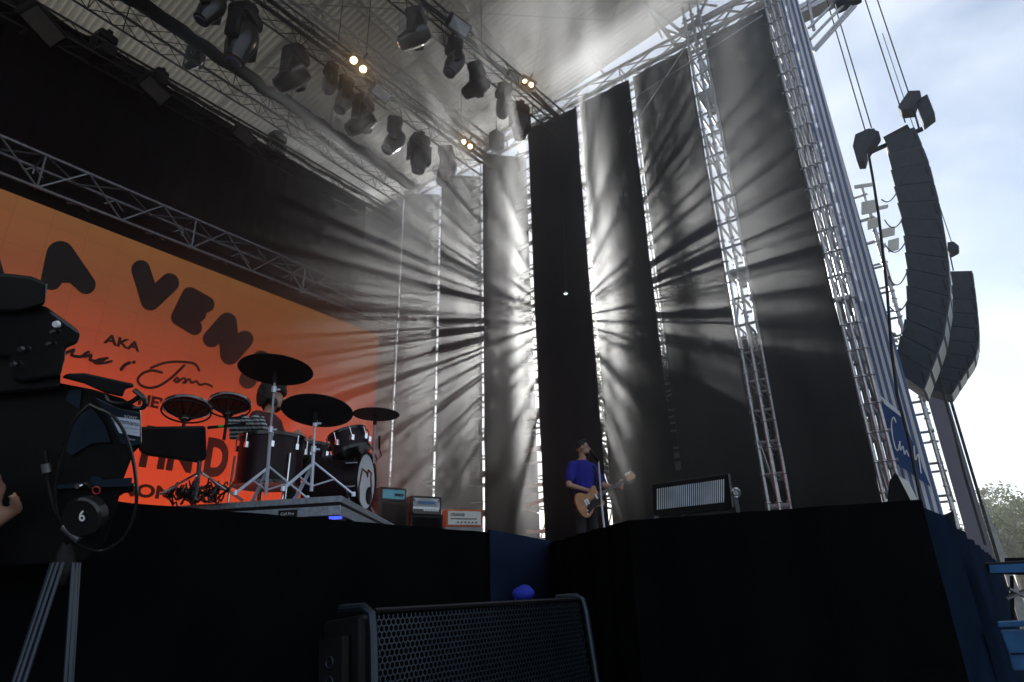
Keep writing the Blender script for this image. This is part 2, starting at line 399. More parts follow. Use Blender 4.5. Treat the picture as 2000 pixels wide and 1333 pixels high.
# ---------------------------------------------------------------- roof
def rz(y): return 15.98 + (8.28 - y) * .135
RX0, RX1, RY0, RY1 = -8, 13.5, 1.7, 16.4
rf = thing('stage_roof', 'corrugated metal stage roof on steel purlins, pale with haze', 'roof', (2, 7, 14))
b = MB(); x = RX0; pts = []
k = 0
while x < RX1:
    for dx, dz in ((0, 0), (.03, .035), (.08, .035), (.11, 0)): pts.append((x + dx, dz))
    x += .16
vs = []
for X_, dz in pts: vs += [(X_, RY0, rz(RY0) + dz), (X_, RY1, rz(RY1) + dz)]
b.add(vs, [(2 * i, 2 * i + 1, 2 * i + 3, 2 * i + 2) for i in range(len(pts) - 1)])
b.build('sheeting', 'roof', rf)
pu = MB(); y = 2.2
while y < 16.3:
    z = rz(y) - .06
    o = MB(); o.box(((RX0 + RX1) / 2, y, z), (RX1 - RX0, .07, .05)); o.box(((RX0 + RX1) / 2, y, z - .32), (RX1 - RX0, .045, .04))
    x = RX0
    while x < RX1 - .3:
        o.tube((x, y, z - .30), (x + .25, y, z), .012, 4); o.tube((x + .25, y, z), (x + .5, y, z - .30), .012, 4); x += .5
    o.build('purlin', 'roof', rf); y += 1.9
x = -4.6
while x < 13.5:
    o = MB(); z0, z1 = rz(RY0) - .45, rz(RY1) - .45
    o.prism([(x - .07, RY0, z0 - .14), (x + .07, RY0, z0 - .14), (x + .07, RY0, z0), (x - .07, RY0, z0)], (0, RY1 - RY0, z1 - z0)); o.build('rafter', 'roof', rf); x += 2.75
o = MB()
for i in range(6):
    for j in range(4):
        x0, y0 = -4.6 + i * 2.75, 2.2 + j * 2.7
        o.tube((x0, y0, rz(y0) - .5), (x0 + 2.75, y0 + 2.7, rz(y0 + 2.7) - .5), .014, 4)
        o.tube((x0 + 2.75, y0, rz(y0) - .5), (x0, y0 + 2.7, rz(y0 + 2.7) - .5), .014, 4)
o.build('bracing_rod', 'roofsteel', rf)
# roof frame pieces by the front corner, against the sky
fr = thing('roof_frame', 'tangle of pale steel roof beams against the sky above the front drape', 'roof frame', (WX, 3, 14.3))
o = MB()
for a_, c_, r_ in (((1330, 60), (1460, -10), .07), ((1345, 75), (1500, 8), .05), ((1290, 55), (1350, 78), .04), ((1345, 70), (1380, 0), .04), ((1390, 45), (1370, 76), .03),
                   ((1360, 75), (1420, 40), .03), ((1400, 62), (1440, 0), .03), ((1440, 45), (1480, 5), .03), ((1270, 20), (1320, 90), .06), ((1400, 20), (1500, 28), .03), ((1255, 0), (1345, 75), .045), ((1300, 0), (1400, 12), .03)):
    o.tube(P(*a_, X=WX + .25), P(*c_, X=WX + .3), r_, 6)
o.build('beam', 'roofsteel', fr, True)
o = MB(); o.tube(P(1225, 200, X=11.6), P(1490, 30, X=11.6), .02, 5); o.tube(P(1228, 260, X=11.6), P(1360, 60, X=11.7), .015, 5); o.build('stay', 'steel', fr, True)
# hoist chains
def hang(px, py0, py1, Y): 
    a_ = P(px, py1, Y=Y); return MB().tube(a_, (a_.x, a_.y, rz(a_.y) - .3), .012, 5)
for px_, Y_, py_ in ((660, 9.4, 90), (713, 9.4, 130), (900, 9.4, 290), (1000, 9.4, 250), (1112, 6.8, 160), (640, 12.2, 300), (240, 12.2, 60), (455, 12.2, 170), (940, 6.8, 100), (560, 12.2, 250)):
    tag(hang(px_, 0, py_, Y_).build('hoist_chain', 'black'), 'thin dark hoist chain hanging from the roof to a lighting truss', 'chain', 'hoist chains between roof and trusses')

# ---------------------------------------------------------------- moving heads
def moving_head(label):
    t = thing('moving_head', label, 'stage light', (0, 0, 0), 0, 'moving head lights hanging under the trusses')
    o = MB(); o.box((0, 0, -.02), (.12, .3, .08)); o.build('clamp', 'black', t, world=False)
    o = MB(); o.box((0, 0, -.18), (.46, .36, .24)); o.build('base', 'black', t, bev=.07, world=False)
    o = MB()
    for s_ in (-1, 1): o.box((s_ * .25, 0, -.53), (.07, .2, .5))
    o.box((0, 0, -.33), (.5, .22, .07)); o.build('yoke', 'black', t, bev=.03, world=False)
    h = MB(); h.lathe([(-.30, .06), (-.28, .17), (-.12, .215), (.1, .20), (.28, .155), (.34, .15), (.36, .12)], (0, 0, 0), (0, 0, -1), 20)
    ho = h.build('head', 'gloss', t, True, world=False); ho.location = (0, 0, -.68)
    l = MB(); l.lathe([(0, .11), (.02, .1), (.03, .06)], (0, 0, -.36), (0, 0, -1), 16); l.build('lens', 'lens', ho, True, world=False)
    return t
MH = [  # px,py of the middle, truss Y, yaw, tilt, scale, label
    (475, 62, 9.45, 30, 10, 1.35, 'big moving head with shiny arm edges, nearest the top left of the crowded truss'),
    (575, 132, 9.45, 20, 62, 1.15, 'moving head pointing sideways right, left of the lit twin lamp'),
    (646, 152, 9.4, 80, 10, .8, 'small moving head hanging straight, just left of the lit twin lamp'),
    (674, 182, 9.4, 60, 15, .95, 'moving head hanging straight down directly under the lit twin lamp'),
    (708, 222, 9.4, 20, 60, 1.1, 'moving head pointing sideways, below the twin lamp and left of the flat panel light'),
    (770, 262, 9.4, 50, 25, 1.05, 'moving head below the flat panel light on the crowded truss'),
    (819, 295, 9.4, -20, 5, 1.1, 'moving head with a bright triangle of sky showing through its yoke'),
    (872, 320, 9.35, 30, 15, 1.15, 'moving head at the hazy far end of the crowded truss'),
    (812, 55, 6.85, 25, 60, 1.0, 'hazy moving head at the top middle, pointing right'),
    (887, 110, 6.85, 60, 20, .95, 'moving head hanging below the flat panel light at the top middle'),
    (931, 155, 6.85, 20, 62, .95, 'moving head pointing sideways, second along the top middle truss'),
    (984, 195, 6.85, 60, 15, .95, 'moving head just left of the small twin lamp near the drapes'),
    (1015, 232, 6.85, -20, 5, 1.0, 'moving head nearest the sky gap at the drapes'),
    (415, 2, 9.5, 40, 20, 1.0, 'moving head cut off by the top edge, far left on the crowded truss'),
    (202, 92, 12.4, 10, 80, .85, 'dim moving head on the rear truss at the upper left'),
    (382, 108, 12.2, 10, 80, .75, 'dim light lying on the rolled cloth truss, upper left'),
    (312, 155, 12.4, 10, 80, .6, 'dim light beside the pale flood panel on the rear truss'),
    (540, 285, 12.4, 10, 80, .9, 'dim moving head halfway along the rear truss')]
proto = None
for k, (px_, py_, Y_, yaw, tilt, s_, lab) in enumerate(MH):
    c = P(px_, py_, Y=Y_); 
    if proto is None: proto = moving_head(lab); o = proto
    else: o = dup(proto, (0, 0, 0), 0, lab)
    o.location = (c.x, c.y, c.z + .45 * s_); o.rotation_euler = (0, 0, R(yaw)); o.scale = (s_,) * 3
    for ch in o.children:
        if ch.name.startswith('head'): ch.rotation_euler = (R(tilt), R(k % 3 * 6), 0)
# twin lamps
def twin(label):
    t = thing('twin_lamp', label, 'stage light', (0, 0, 0), 0, 'lit warm twin lamps on the trusses')
    o = MB(); o.box((0, .06, 0), (.56, .14, .36)); o.build('housing', 'black', t, bev=.03, world=False)
    for s_ in (-1, 1):
        o = MB(); o.lathe([(0, .11), (.03, .12), (.03, .10), (.01, .09)], (s_ * .135, -.012, 0), (0, -1, 0), 20); o.build('lamp_rim', 'black', t, True, world=False)
        o = MB(); o.lathe([(0, .075), (.02, .06), (.03, .03)], (s_ * .135, -.026, 0), (0, -1, 0), 16); o.build('lamp', 'lamp', t, True, world=False)
    o = MB(); o.box((0, .1, .24), (.05, .05, .2)); o.build('bracket', 'black', t, world=False)
    return t
pr = None
for px_, py_, Y_, s_, lab in ((700, 127, 9.1, 1.0, 'lit warm twin lamp on the left of the two big trusses'), (1031, 162, 6.5, .72, 'lit small warm twin lamp at the drape end of the top middle truss'),
                         (912, 282, 9.1, .8, 'lit warm twin lamp glowing through haze near the end of the crowded truss')):
    c = P(px_, py_, Y=Y_)
    if pr is None: pr = twin(lab); o = pr
    else: o = dup(pr, (0, 0, 0), 0, lab)
    o.location = c; o.scale = (s_,) * 3
    v = (EYE - c); o.rotation_euler = V((v.x, v.y, v.z)).to_track_quat('-Y', 'Z').to_euler(); o.rotation_euler.rotate_axis('Y', R(33))
# flat panel lights
def flat(label):
    t = thing('panel_light', label, 'stage light', (0, 0, 0), 0, 'flat panel lights on the trusses')
    MB().box((0, .08, 0), (.52, .15, .3)).build('housing', 'black', t, bev=.02, world=False)
    MB().box((0, -.004, 0), (.45, .012, .23)).build('face', 'lens_face', t, world=False)
    MB().box((0, .1, -.2), (.05, .05, .14)).build('bracket', 'black', t, world=False)
    return t
pr = None
for px_, py_, Y_, s_, lab in ((745, 183, 9.2, 1.0, 'flat pale panel light beside the lit twin lamp'), (898, 52, 6.6, 1.05, 'flat pale panel light at the top middle of the picture'),
                         (1007, 153, 6.6, .85, 'flat pale panel light just left of the small twin lamp'), (85, 52, 12.1, 1.5, 'dim flood panel at the far upper left'),
                         (303, 177, 12.1, 1.25, 'beige flood panel on the rear truss at the upper left'), (478, 267, 12.1, 1.1, 'grey flood panel halfway along the rear truss')):
    c = P(px_, py_, Y=Y_)
    if pr is None: pr = flat(lab); o = pr
    else: o = dup(pr, (0, 0, 0), 0, lab)
    o.location = c; o.scale = (s_,) * 3; v = EYE - c
    o.rotation_euler = v.to_track_quat('-Y', 'Z').to_euler(); o.rotation_euler.rotate_axis('Y', R(30)); o.rotation_euler.rotate_axis('Z', R(25))
for o_ in [q for q in sc.objects if q.name.startswith('panel_light') and q.location.y > 11]:
    for ch in o_.children:
        if ch.name.startswith('face'): ch.data = ch.data.copy(); ch.data.materials[0] = M['flood']
wl = thing('work_lamp', 'tiny lit lamp hanging in front of the very dark drape', 'lamp', P(1105, 573, X=11.5))
MB().lathe([(0, .05), (.03, .09), (.06, .1)], P(1105, 568, X=11.5), (0, 0, -1), 12).build('shade', 'black', wl, True)
MB().lathe([(0, .05), (.02, .035)], P(1105, 574, X=11.5), (0, 0, -1), 12).build('bulb', mat('cool_lamp', (.8, .9, 1), .3, em=(.8, .95, 1), ems=1.6), wl)
MB().tube(P(1105, 568, X=11.5), P(1101, 420, X=11.5), .01).build('cord', 'black', wl)
o = thing('junction_box', 'dark box and clamps hanging under the end of the crowded truss by the drapes', 'box', P(970, 275, Y=8.9))
MB().box(o.location, (.4, .3, .5)).build('body', 'black', o, bev=.03)
MB().tube(o.location, o.location + V((0, 0, 1.2)), .02).build('bracket', 'black', o)
# ---------------------------------------------------------------- video screen
sm = bpy.data.materials.new('led_image'); sm.use_nodes = True; t = sm.node_tree; bs = t.nodes['Principled BSDF']
bs.inputs['Base Color'].default_value = (.01, .01, .01, 1); bs.inputs['Roughness'].default_value = .6
tc = t.nodes.new('ShaderNodeTexCoord'); sp = t.nodes.new('ShaderNodeSeparateXYZ'); t.links.new(tc.outputs['Object'], sp.inputs[0])
mr = t.nodes.new('ShaderNodeMapRange'); mr.inputs[1].default_value = 0; mr.inputs[2].default_value = 5.3
t.links.new(sp.outputs['Z'], mr.inputs[0]); rp = t.nodes.new('ShaderNodeValToRGB'); t.links.new(mr.outputs[0], rp.inputs[0])
el = rp.color_ramp.elements; el[0].color = (.70, .065, .006, 1); el[1].color = (.17, .060, .008, 1)
e_ = el.new(.35); e_.color = (.62, .045, .010, 1); e_ = el.new(.62); e_.color = (.30, .042, .010, 1); e_ = el.new(.8); e_.color = (.19, .045, .009, 1)
wv = t.nodes.new('ShaderNodeTexWave'); wv.bands_direction = 'Z'; wv.inputs['Scale'].default_value = 12; t.links.new(tc.outputs['Object'], wv.inputs['Vector'])
mw = t.nodes.new('ShaderNodeMapRange'); mw.inputs[3].default_value = .6; mw.inputs[4].default_value = .75; t.links.new(wv.outputs['Fac'], mw.inputs[0])
bk2 = t.nodes.new('ShaderNodeTexBrick'); bk2.offset = 0; bk2.inputs['Scale'].default_value = 1; bk2.inputs['Brick Width'].default_value = .5; bk2.inputs['Row Height'].default_value = .5; bk2.inputs['Mortar Size'].default_value = .006; bk2.inputs['Color1'].default_value = (.93, .93, .93, 1); bk2.inputs['Color2'].default_value = (1, 1, 1, 1); bk2.inputs['Mortar'].default_value = (.7, .7, .7, 1)
cb2 = t.nodes.new('ShaderNodeCombineXYZ'); t.links.new(sp.outputs['X'], cb2.inputs[0]); t.links.new(sp.outputs['Z'], cb2.inputs[1]); t.links.new(cb2.outputs[0], bk2.inputs['Vector'])
mxx = t.nodes.new('ShaderNodeMix'); mxx.data_type = 'RGBA'; mxx.blend_type = 'MULTIPLY'; mxx.inputs[0].default_value = 1; t.links.new(rp.outputs[0], mxx.inputs[6]); t.links.new(bk2.outputs[0], mxx.inputs[7])
t.links.new(mxx.outputs[2], bs.inputs['Emission Color']); t.links.new(mw.outputs[0], bs.inputs['Emission Strength'])
M['led'] = sm; M['ink'] = mat('screen_ink', (.008, .007, .007), .6, spec=.2)
sx1 = P(740, 655, Y=SY).x; sz1 = 7.3
scn = thing('video_screen', 'big orange LED screen with black bubble lettering behind the drum kit', 'screen', (0, SY, 2.0))
MB().box(((sx1 - 4.6) / 2, SY + .06, (sz1 + 2.0) / 2), (sx1 + 4.6, .1, sz1 - 2.0)).build('panel', 'led', scn)
MB().box(((sx1 - 4.6) / 2, SY + .17, (sz1 + 2.0) / 2 + .03), (sx1 + 4.6 + .04, .1, sz1 - 2.0 + .06)).build('frame', 'black', scn)
MB().box(((sx1 - 4.6) / 2, SY + .2, sz1 + .3), (sx1 + 5, .06, .5)).build('top_border', 'cloth', scn)
lay = [0]
def hull(cs):
    pts = []
    for x, y, r in cs:
        for k in range(28): pts.append((x + r * math.cos(k * math.pi / 14), y + r * math.sin(k * math.pi / 14)))
    pts = sorted(set(pts)); 
    def half(ps):
        h = []
        for q in ps:
            while len(h) > 1 and (h[-1][0] - h[-2][0]) * (q[1] - h[-2][1]) - (h[-1][1] - h[-2][1]) * (q[0] - h[-2][0]) <= 0: h.pop()
            h.append(q)
        return h
    a, b_ = half(pts), half(pts[::-1]); return a[:-1] + b_[:-1]
def strokes(shapes, name='lettering'):
    mb = MB()
    for s_ in shapes:
        lay[0] = (lay[0] + 1) % 40; pts = [P(x, y, Y=SY - .004 - .0004 * lay[0]) for x, y in hull(s_)]
        mb.add(pts, [tuple(range(len(pts)))])
    return mb.build(name, 'ink', scn)
strokes([[(-50, 440, 30), (-22, 560, 36)]])
strokes([[(118, 499, 28), (101, 546, 21)], [(118, 499, 28), (168, 556, 19)], [(118, 510, 26), (110, 535, 18), (148, 536, 17)]])
strokes([[(275, 527, 18.5), (294, 588, 19)], [(331, 553, 19), (294, 588, 19)]])
strokes([[(371, 577, 16), (351, 620, 17)], [(371, 577, 16), (403, 595, 16)], [(362, 602, 16), (388, 614, 15)], [(351, 620, 17), (380, 640, 15)]])
strokes([[(444, 630, 19), (413, 662, 17)], [(444, 630, 19), (449, 694, 19)], [(478, 663, 17), (449, 694, 19)]])
strokes([[(510, 703, 18), (484, 743, 17)], [(510, 703, 18), (545, 745, 18)], [(505, 720, 15), (530, 735, 12)]])
def pl(pts, r): return [[(*pts[i], r), (*pts[i + 1], r)] for i in range(len(pts) - 1)]
def smooth(pts, n=5):
    o = []
    for i in range(len(pts) - 1):
        p0, p1, p2, p3 = pts[max(i - 1, 0)], pts[i], pts[i + 1], pts[min(i + 2, len(pts) - 1)]
        for k in range(n):
            t = k / n
            o.append(tuple(.5 * (2 * p1[c] + (p2[c] - p0[c]) * t + (2 * p0[c] - 5 * p1[c] + 4 * p2[c] - p3[c]) * t * t + (3 * p1[c] - p0[c] - 3 * p2[c] + p3[c]) * t ** 3) for c in (0, 1)))
    return o + [pts[-1]]
scr = []
for pts, r in (([(295, 719), (322, 709), (352, 707), (380, 711), (389, 724)], 2.4), ([(316, 728), (296, 724), (277, 731), (269, 743), (277, 754), (294, 758), (313, 753), (335, 738), (352, 722), (360, 714)], 2.6),
               ([(340, 744), (346, 738), (350, 745), (343, 747), (353, 742), (360, 739), (364, 746), (358, 748), (370, 741), (374, 748), (384, 745), (390, 752), (402, 750), (414, 755)], 2.2),
               ([(128, 690), (144, 684), (140, 694), (158, 697), (168, 690)], 3), ([(166, 697), (178, 694), (176, 703), (190, 706), (204, 703)], 3), ([(210, 700), (192, 703), (185, 709), (200, 710), (218, 706)], 2.6),
               ([(237, 722), (243, 714), (253, 709)], 3.4), ([(172, 688), (173, 688)], 3), ([(261, 708), (262, 708)], 3.4)):
    strokes(pl(smooth(pts) if len(pts) > 2 else pts, r))
def stext(body, bl, br_, top, off=.03):
    a, c, h = P(*bl, Y=SY), P(*br_, Y=SY), P(*top, Y=SY)
    text(body, (a.x, SY - .006, a.z), (1, 0, 0), (0, 0, 1), c.x - a.x, h.z - a.z, 'ink', scn, off=off)
stext('AKA', (201, 670), (272, 689), (208, 652), .04)
stext('HEV', (268, 791), (330, 801), (270, 768), .04)
stext('HN', (270, 912), (372, 928), (272, 850), .05); stext('D', (395, 930), (440, 935), (397, 852), .05)
stext('MONTGO', (228, 968), (420, 990), (230, 940), .04)
stext('E', (282, 858), (312, 862), (284, 830), .05)
#@PART2
# ---------------------------------------------------------------- drum riser
A = P(667, 968, Z=RZ); dr = (P(795, 1038, Z=RZ) - A).normalized(); dl = (P(320, 990, Z=RZ) - A).normalized()
LR = (P(812, 1047, Z=RZ) - A).length + .1; LL = (P(225, 996, Z=RZ) - A).length
ri = thing('drum_riser', 'low metal drum riser with pale aluminium edges under the drum kit', 'stage riser', (A.x, A.y, S))
q4 = [A, A + dr * LR, A + dr * LR + dl * LL, A + dl * LL]
def flatpoly(z0, z1, ins=0): 
    c = sum(q4, V((0, 0, 0))) / 4; return [(c + (q - c) * (1 - ins)) * 1 + V((0, 0, z0 - RZ)) for q in q4]
MB().prism(flatpoly(RZ - .05, 0), (0, 0, .05)).build('deck', 'deck', ri, bev=.004)
MB().prism(flatpoly(RZ - .075, 0, .006), (0, 0, .025)).build('joint_strip', 'black', ri)
MB().prism(flatpoly(RZ - .15, 0, .001), (0, 0, .075)).build('edge_rail', 'deck', ri, bev=.004)
MB().prism(flatpoly(S + .01, 0, .03), (0, 0, .5 - .16)).build('skirt', 'skirt', ri)
nl = V((-dl.y, dl.x, 0)); nl = nl if nl.dot(EYE - A) > 0 else -nl
c0 = P(548, 0, Z=RZ) if False else A
def on_left(px):                                   # point on the near riser edge at that pixel column
    best = min((abs((lambda q: (1000 + (ROT.transposed() @ (q - EYE)).x / -(ROT.transposed() @ (q - EYE)).z * F))(A + dl * k * .01) - px), k) for k in range(0, 400)); return A + dl * best[1] * .01
u0, u1 = on_left(583), on_left(548)
pb = MB(); pb.prism([u0 + nl * .004 + V((0, 0, -.145)), u1 + nl * .004 + V((0, 0, -.145)), u1 + nl * .004 + V((0, 0, -.09)), u0 + nl * .004 + V((0, 0, -.09))], nl * .004).build('name_plate', 'black', ri)
text('Call Fire', u1 + (u0 - u1) * .15 + V((0, 0, -.13)) + nl * .009, u0 - u1, (0, 0, 1), (u0 - u1).length * .7, .022, 'white', ri)
bl = thing('blue_lamp', 'small blue lit lamp on the stage floor under the drum riser corner', 'lamp', D(655, 1018, 4.6))
c = bl.location
MB().box(c, (.12, .1, .05)).build('housing', 'black', bl); MB().slab([(642, 1009), (668, 1008), (668, 1014), (643, 1016)], 4.52, .02).build('lamp_face', 'blue_led', bl)
# ---------------------------------------------------------------- drums
NB = V((.5, -.87, 0)).normalized()
c = P(711, 1001, Z=RZ); dB = (c - EYE).dot(FW); rad = px2m(56, dB); cc = c + V((0, 0, rad + .02))
bd = thing('bass_drum', 'dark bass drum with pale front head showing a red outline', 'drum', (c.x, c.y, RZ))
bk = NB * -.52
MB().lathe([(-.50, rad * .97), (-.02, rad * .97)], cc, NB, 40).build('shell', 'maroon', bd, True)
for o_ in (-.50, -.01):
    q = cc + NB * o_; MB().lathe([(-.02, rad * 1.0), (-.025, rad * 1.05), (.02, rad * 1.05), (.02, rad * .95), (-.0, rad * .95)], q, NB, 40).build('hoop', 'black', bd, True)
MB().lathe([(-.005, rad * .95), (0, rad * .95)], cc - NB * .002, NB, 40).build('front_head', 'drumhead', bd)
hx = V((NB.y, -NB.x, 0)); hx = hx if hx.dot(RT) > 0 else -hx
def hp(x, y, l=.006): return cc + hx * (x * rad) + V((0, 0, y * rad)) + NB * l
o = MB(); o.lathe([(0, rad * .3), (.003, rad * .3)], hp(.35, -.45), NB, 24); 
o.build('port_hole', 'gloss', bd)
o = MB(); pts = [(-.62, -.8), (-.72, -.3), (-.5, .35), (.0, .3), (.1, .15), (.12, .42), (.45, .36), (.42, .2), (.55, -.1), (.5, -.75)]
o.path([hp(x, y, .004) for x, y in pts], .009, 4); o.build('outline_print', mat('print_red', (.16, .02, .02), .6), bd)
lg = MB()
for s_ in (-1, 1):
    b0 = cc + NB * -.1 + hx * s_ * rad * .9 + V((0, 0, -.1)); MB().tube(b0, V((b0.x, b0.y, RZ)) + hx * s_ * .12 + NB * .1, .009).build('spur', 'chrome', bd, True)
for k in range(8):
    t_ = k * math.pi / 4 + .3; d_ = hx * math.cos(t_) + V((0, 0, math.sin(t_)))
    MB().tube(cc + d_ * rad * 1.06, cc + d_ * rad * 1.06 - NB * .12, .012, 6).build('lug', 'chrome', bd, True)
def drum(name, label, c, ax, r, h, legs=0, m='maroon', nl_=8):
    t = thing(name, label, 'drum', (c.x, c.y, RZ)); ax = V(ax).normalized()
    MB().lathe([(-h, r), (0, r)], c, ax, 36).build('shell', m, t, True)
    for z in (0, -h): MB().lathe([(-.012, r * 1.0), (-.014, r * 1.06), (.016, r * 1.06), (.016, r)], c + ax * z, ax, 36).build('hoop', 'gloss', t, True)
    MB().lathe([(.0, r * .99), (.004, r * .99)], c, ax, 36).build('drum_head', 'drumhead', t, True)
    u = ax.orthogonal().normalized(); w_ = ax.cross(u)
    for k in range(nl_):
        a_ = 2 * math.pi * k / nl_ + .2; d_ = u * math.cos(a_) + w_ * math.sin(a_)
        o = MB(); o.tube(c + d_ * (r + .022), c + d_ * (r + .022) - ax * .10, .006); o.box(c + d_ * (r + .012) - ax * .1, (.03, .03, .05)); o.build('lug', 'chrome', t)
    for k in range(legs):
        a_ = 2 * math.pi * k / 3 + .5; d_ = V((math.cos(a_), math.sin(a_), 0)); p0 = c + d_ * (r + .02) - ax * h * .4
        MB().tube(p0, (p0.x, p0.y, RZ), .009).build('leg', 'chrome', t, True)
    return t
c = P(519, 974, Z=RZ); c += V((c.x, c.y, 0)).normalized() * .5; dF = (c - EYE).dot(FW)
zt = D(519, 850, dF + .05).z
drum('floor_tom', 'large dark floor tom on legs at the centre of the kit', V((c.x, c.y, zt)), (0, 0, 1), px2m(62, dF), zt - D(519, 947, dF).z, 3)
c = D(678, 848, dB - .1)
drum('rack_tom', 'small tilted dark tom mounted above the bass drum', c, V((0, 0, 1)) + V((-RT.x, -RT.y, 0)) * .33 , px2m(35, dB), .18)
c = D(610, 872, dB + .3); drum('snare_drum', 'dark snare drum half hidden behind the middle cymbal stand', c, (0, 0, 1), .18, .15, 3)
FH = V((FW.x, FW.y, 0)).normalized()
def cymbal(label, cx, cy, rpx, d, tilt, sx, sy, bx, by, feet, mic=False, leg_spread=.33):
    c = D(cx, cy, d); base = V((P(bx, by, Z=RZ).x, P(bx, by, Z=RZ).y, RZ)) if feet else D(bx, by, d)
    t = thing('cymbal_stand', label + ' on a chrome stand', 'cymbal', base, 0, 'cymbals on chrome stands'); n = (V((0, 0, 1)) + FH * math.tan(R(tilt))).normalized()
    r = px2m(rpx, d); MB().lathe([(-.028, r), (-.022, r * .995), (-.008, r * .5), (0, r * .2), (.012, r * .17), (.028, r * .09), (.03, .008)], c, n, 40).build('cymbal', 'black', t, True)
    top = D(sx, sy, d); MB().tube(top, top - V((0, 0, .09)), .018, 8).build('felt', 'black', t, True)
    mid = base + (top - base) * .55 if feet else base
    MB().tube(mid, top, .0085, 8).build('upper_tube', 'stand', t, True)
    if feet:
        MB().tube(base + V((0, 0, .04)), mid, .0135, 8).build('lower_tube', 'stand', t, True)
        for f_ in (.55, .86):
            q = base + (top - base) * f_; o = MB(); o.tube(q - V((0, 0, .025)), q + V((0, 0, .025)), .02, 8); o.tube(q, q + RT * .05, .008); o.build('clamp', 'stand', t, True)
        for a_ in (10, 130, 250):
            dd = RT * math.cos(R(a_)) + FH * math.sin(R(a_)); dd.z = 0; dd.normalize()
            o = MB()
            for w_ in (-.008, .008):
                sdw = V((-dd.y, dd.x, 0)) * w_; o.tube(base + V((0, 0, .27)) + sdw, base + dd * leg_spread + V((0, 0, .015)) + sdw, .0085); 
            o.tube(base + V((0, 0, .08)), base + dd * leg_spread * .55 + V((0, 0, .14)), .007); o.lathe([(-.015, .018), (.02, .015)], base + dd * leg_spread + V((0, 0, .015)), (0, 0, 1), 8)
            o.build('leg', 'stand', t, True)
    return t
dC = (P(516, 976, Z=RZ) - EYE).dot(FW)
cymbal('highest black cymbal in front of the screen', 540, 718, 70, dC, 7, 538, 726, 518, 977, True)
cymbal('wide black cymbal tilted towards the floor in the middle', 621, 798, 68, dC + .05, 13, 617, 805, 607, 970, True)
cymbal('smallest black cymbal at the right end of the kit', 735, 805, 45, dB, 2, 733, 812, 730, 905, False)
mc = thing('microphone', 'black clip microphone beside the smallest cymbal', 'microphone', D(737, 880, dB)); c = mc.location
MB().tube(D(741, 852, dB), D(741, 876, dB), .012).build('body', 'black', mc, True); MB().path([D(741, 876, dB), D(745, 890, dB), D(737, 900, dB), D(729, 880, dB), D(715, 860, dB), D(705, 830, dB)], .006).build('lead', 'black', mc, True)
# ---------------------------------------------------------------- round frame drums left of the kit
def roto(label, cx, cy, rpx, d, tl, g):
    t = thing('rototom', label, 'drum', D(cx, cy + 60, d), 0, g); c = D(cx, cy, d); n = (V((0, 0, 1)) - RT * .1 + FH * tl).normalized(); r = px2m(rpx, d)
    MB().ring(c + n * .05, n, r, .013).build('rim', 'chrome', t, True); MB().ring(c, n, r * 1.02, .008).build('lower_rim', 'black', t, True)
    MB().lathe([(.045, r * .98), (.047, r * .98)], c, n, 32).build('skin', mat('clear_skin', (.25, .05, .03), .3, trans=.7), t)
    u = n.orthogonal().normalized(); w_ = n.cross(u); o = MB()
    for k in range(10):
        a_ = 2 * math.pi * k / 10; d_ = u * math.cos(a_) + w_ * math.sin(a_); o.tube(c + n * .05 + d_ * r, c - n * .06 + d_ * r * .2, .008)
    o.ring(c - n * .06, n, r * .22, .012, 16); o.build('spokes_frame', 'black', t, True)
    MB().tube(c - n * .06, c - n * .05 - V((0, 0, .25)), .014).build('post', 'black', t, True)
    return t
G2 = 'pair of open frame drums left of the kit'
roto('left frame drum with shiny rim, nearer the television camera', 364, 805, 43, 5.3, .25, G2)
roto('right frame drum with shiny rim, beside the striped shirt', 447, 797, 38, 5.6, .25, G2)
pt = thing('percussion_table', 'dark padded case on a chrome stand in front of the frame drums', 'table', (P(382, 976, Z=RZ).x, P(382, 976, Z=RZ).y, RZ))
MB().slab([(272, 834), (402, 832), (404, 896), (390, 905), (285, 890), (270, 880)], 4.9, .35).build('case', 'black', pt, bev=.02)
MB().slab([(391, 836), (401, 836), (402, 888), (392, 892)], 4.89, .02).build('side_cover', 'bluecloth', pt)
MB().slab([(405, 833), (480, 826), (480, 831), (405, 839)], 5.0, .03).build('arm', 'black', pt)
MB().slab([(426, 831), (437, 830), (437, 834), (426, 835)], 4.98, .02).build('green_clip', mat('green_clip', (.02, .5, .05), .5), pt)
bs_ = pt.location.copy(); tp = D(390, 900, (bs_ - EYE).dot(FW))
MB().tube(bs_, tp, .018, 8).build('post', 'chrome', pt, True)
for a_ in (200, 330, 80):
    dd = V((math.cos(R(a_)), math.sin(R(a_)), 0)); MB().tube(bs_ + V((0, 0, .22)), bs_ + dd * .35, .01).build('leg', 'chrome', pt, True)
cb = MB(); random.seed(3)
for k in range(16):
    x0 = random.uniform(335, 420); pts = [P(x0 + random.uniform(-35, 35), 972 + random.uniform(0, 12), Z=RZ + .01) + V((0, 0, random.uniform(0, .13))) for _ in range(6)]
    o_ = []
    for i in range(5):
        for j in range(4): o_.append(pts[i].lerp(pts[i + 1], j / 4) + V((0, 0, .05 * math.sin(i + j))))
    cb.path(o_, .007, 5)
cb.build('cable_pile', 'gloss'); tag(bpy.data.objects['cable_pile'], 'tangle of black cables on the riser around the percussion stand', 'cables')
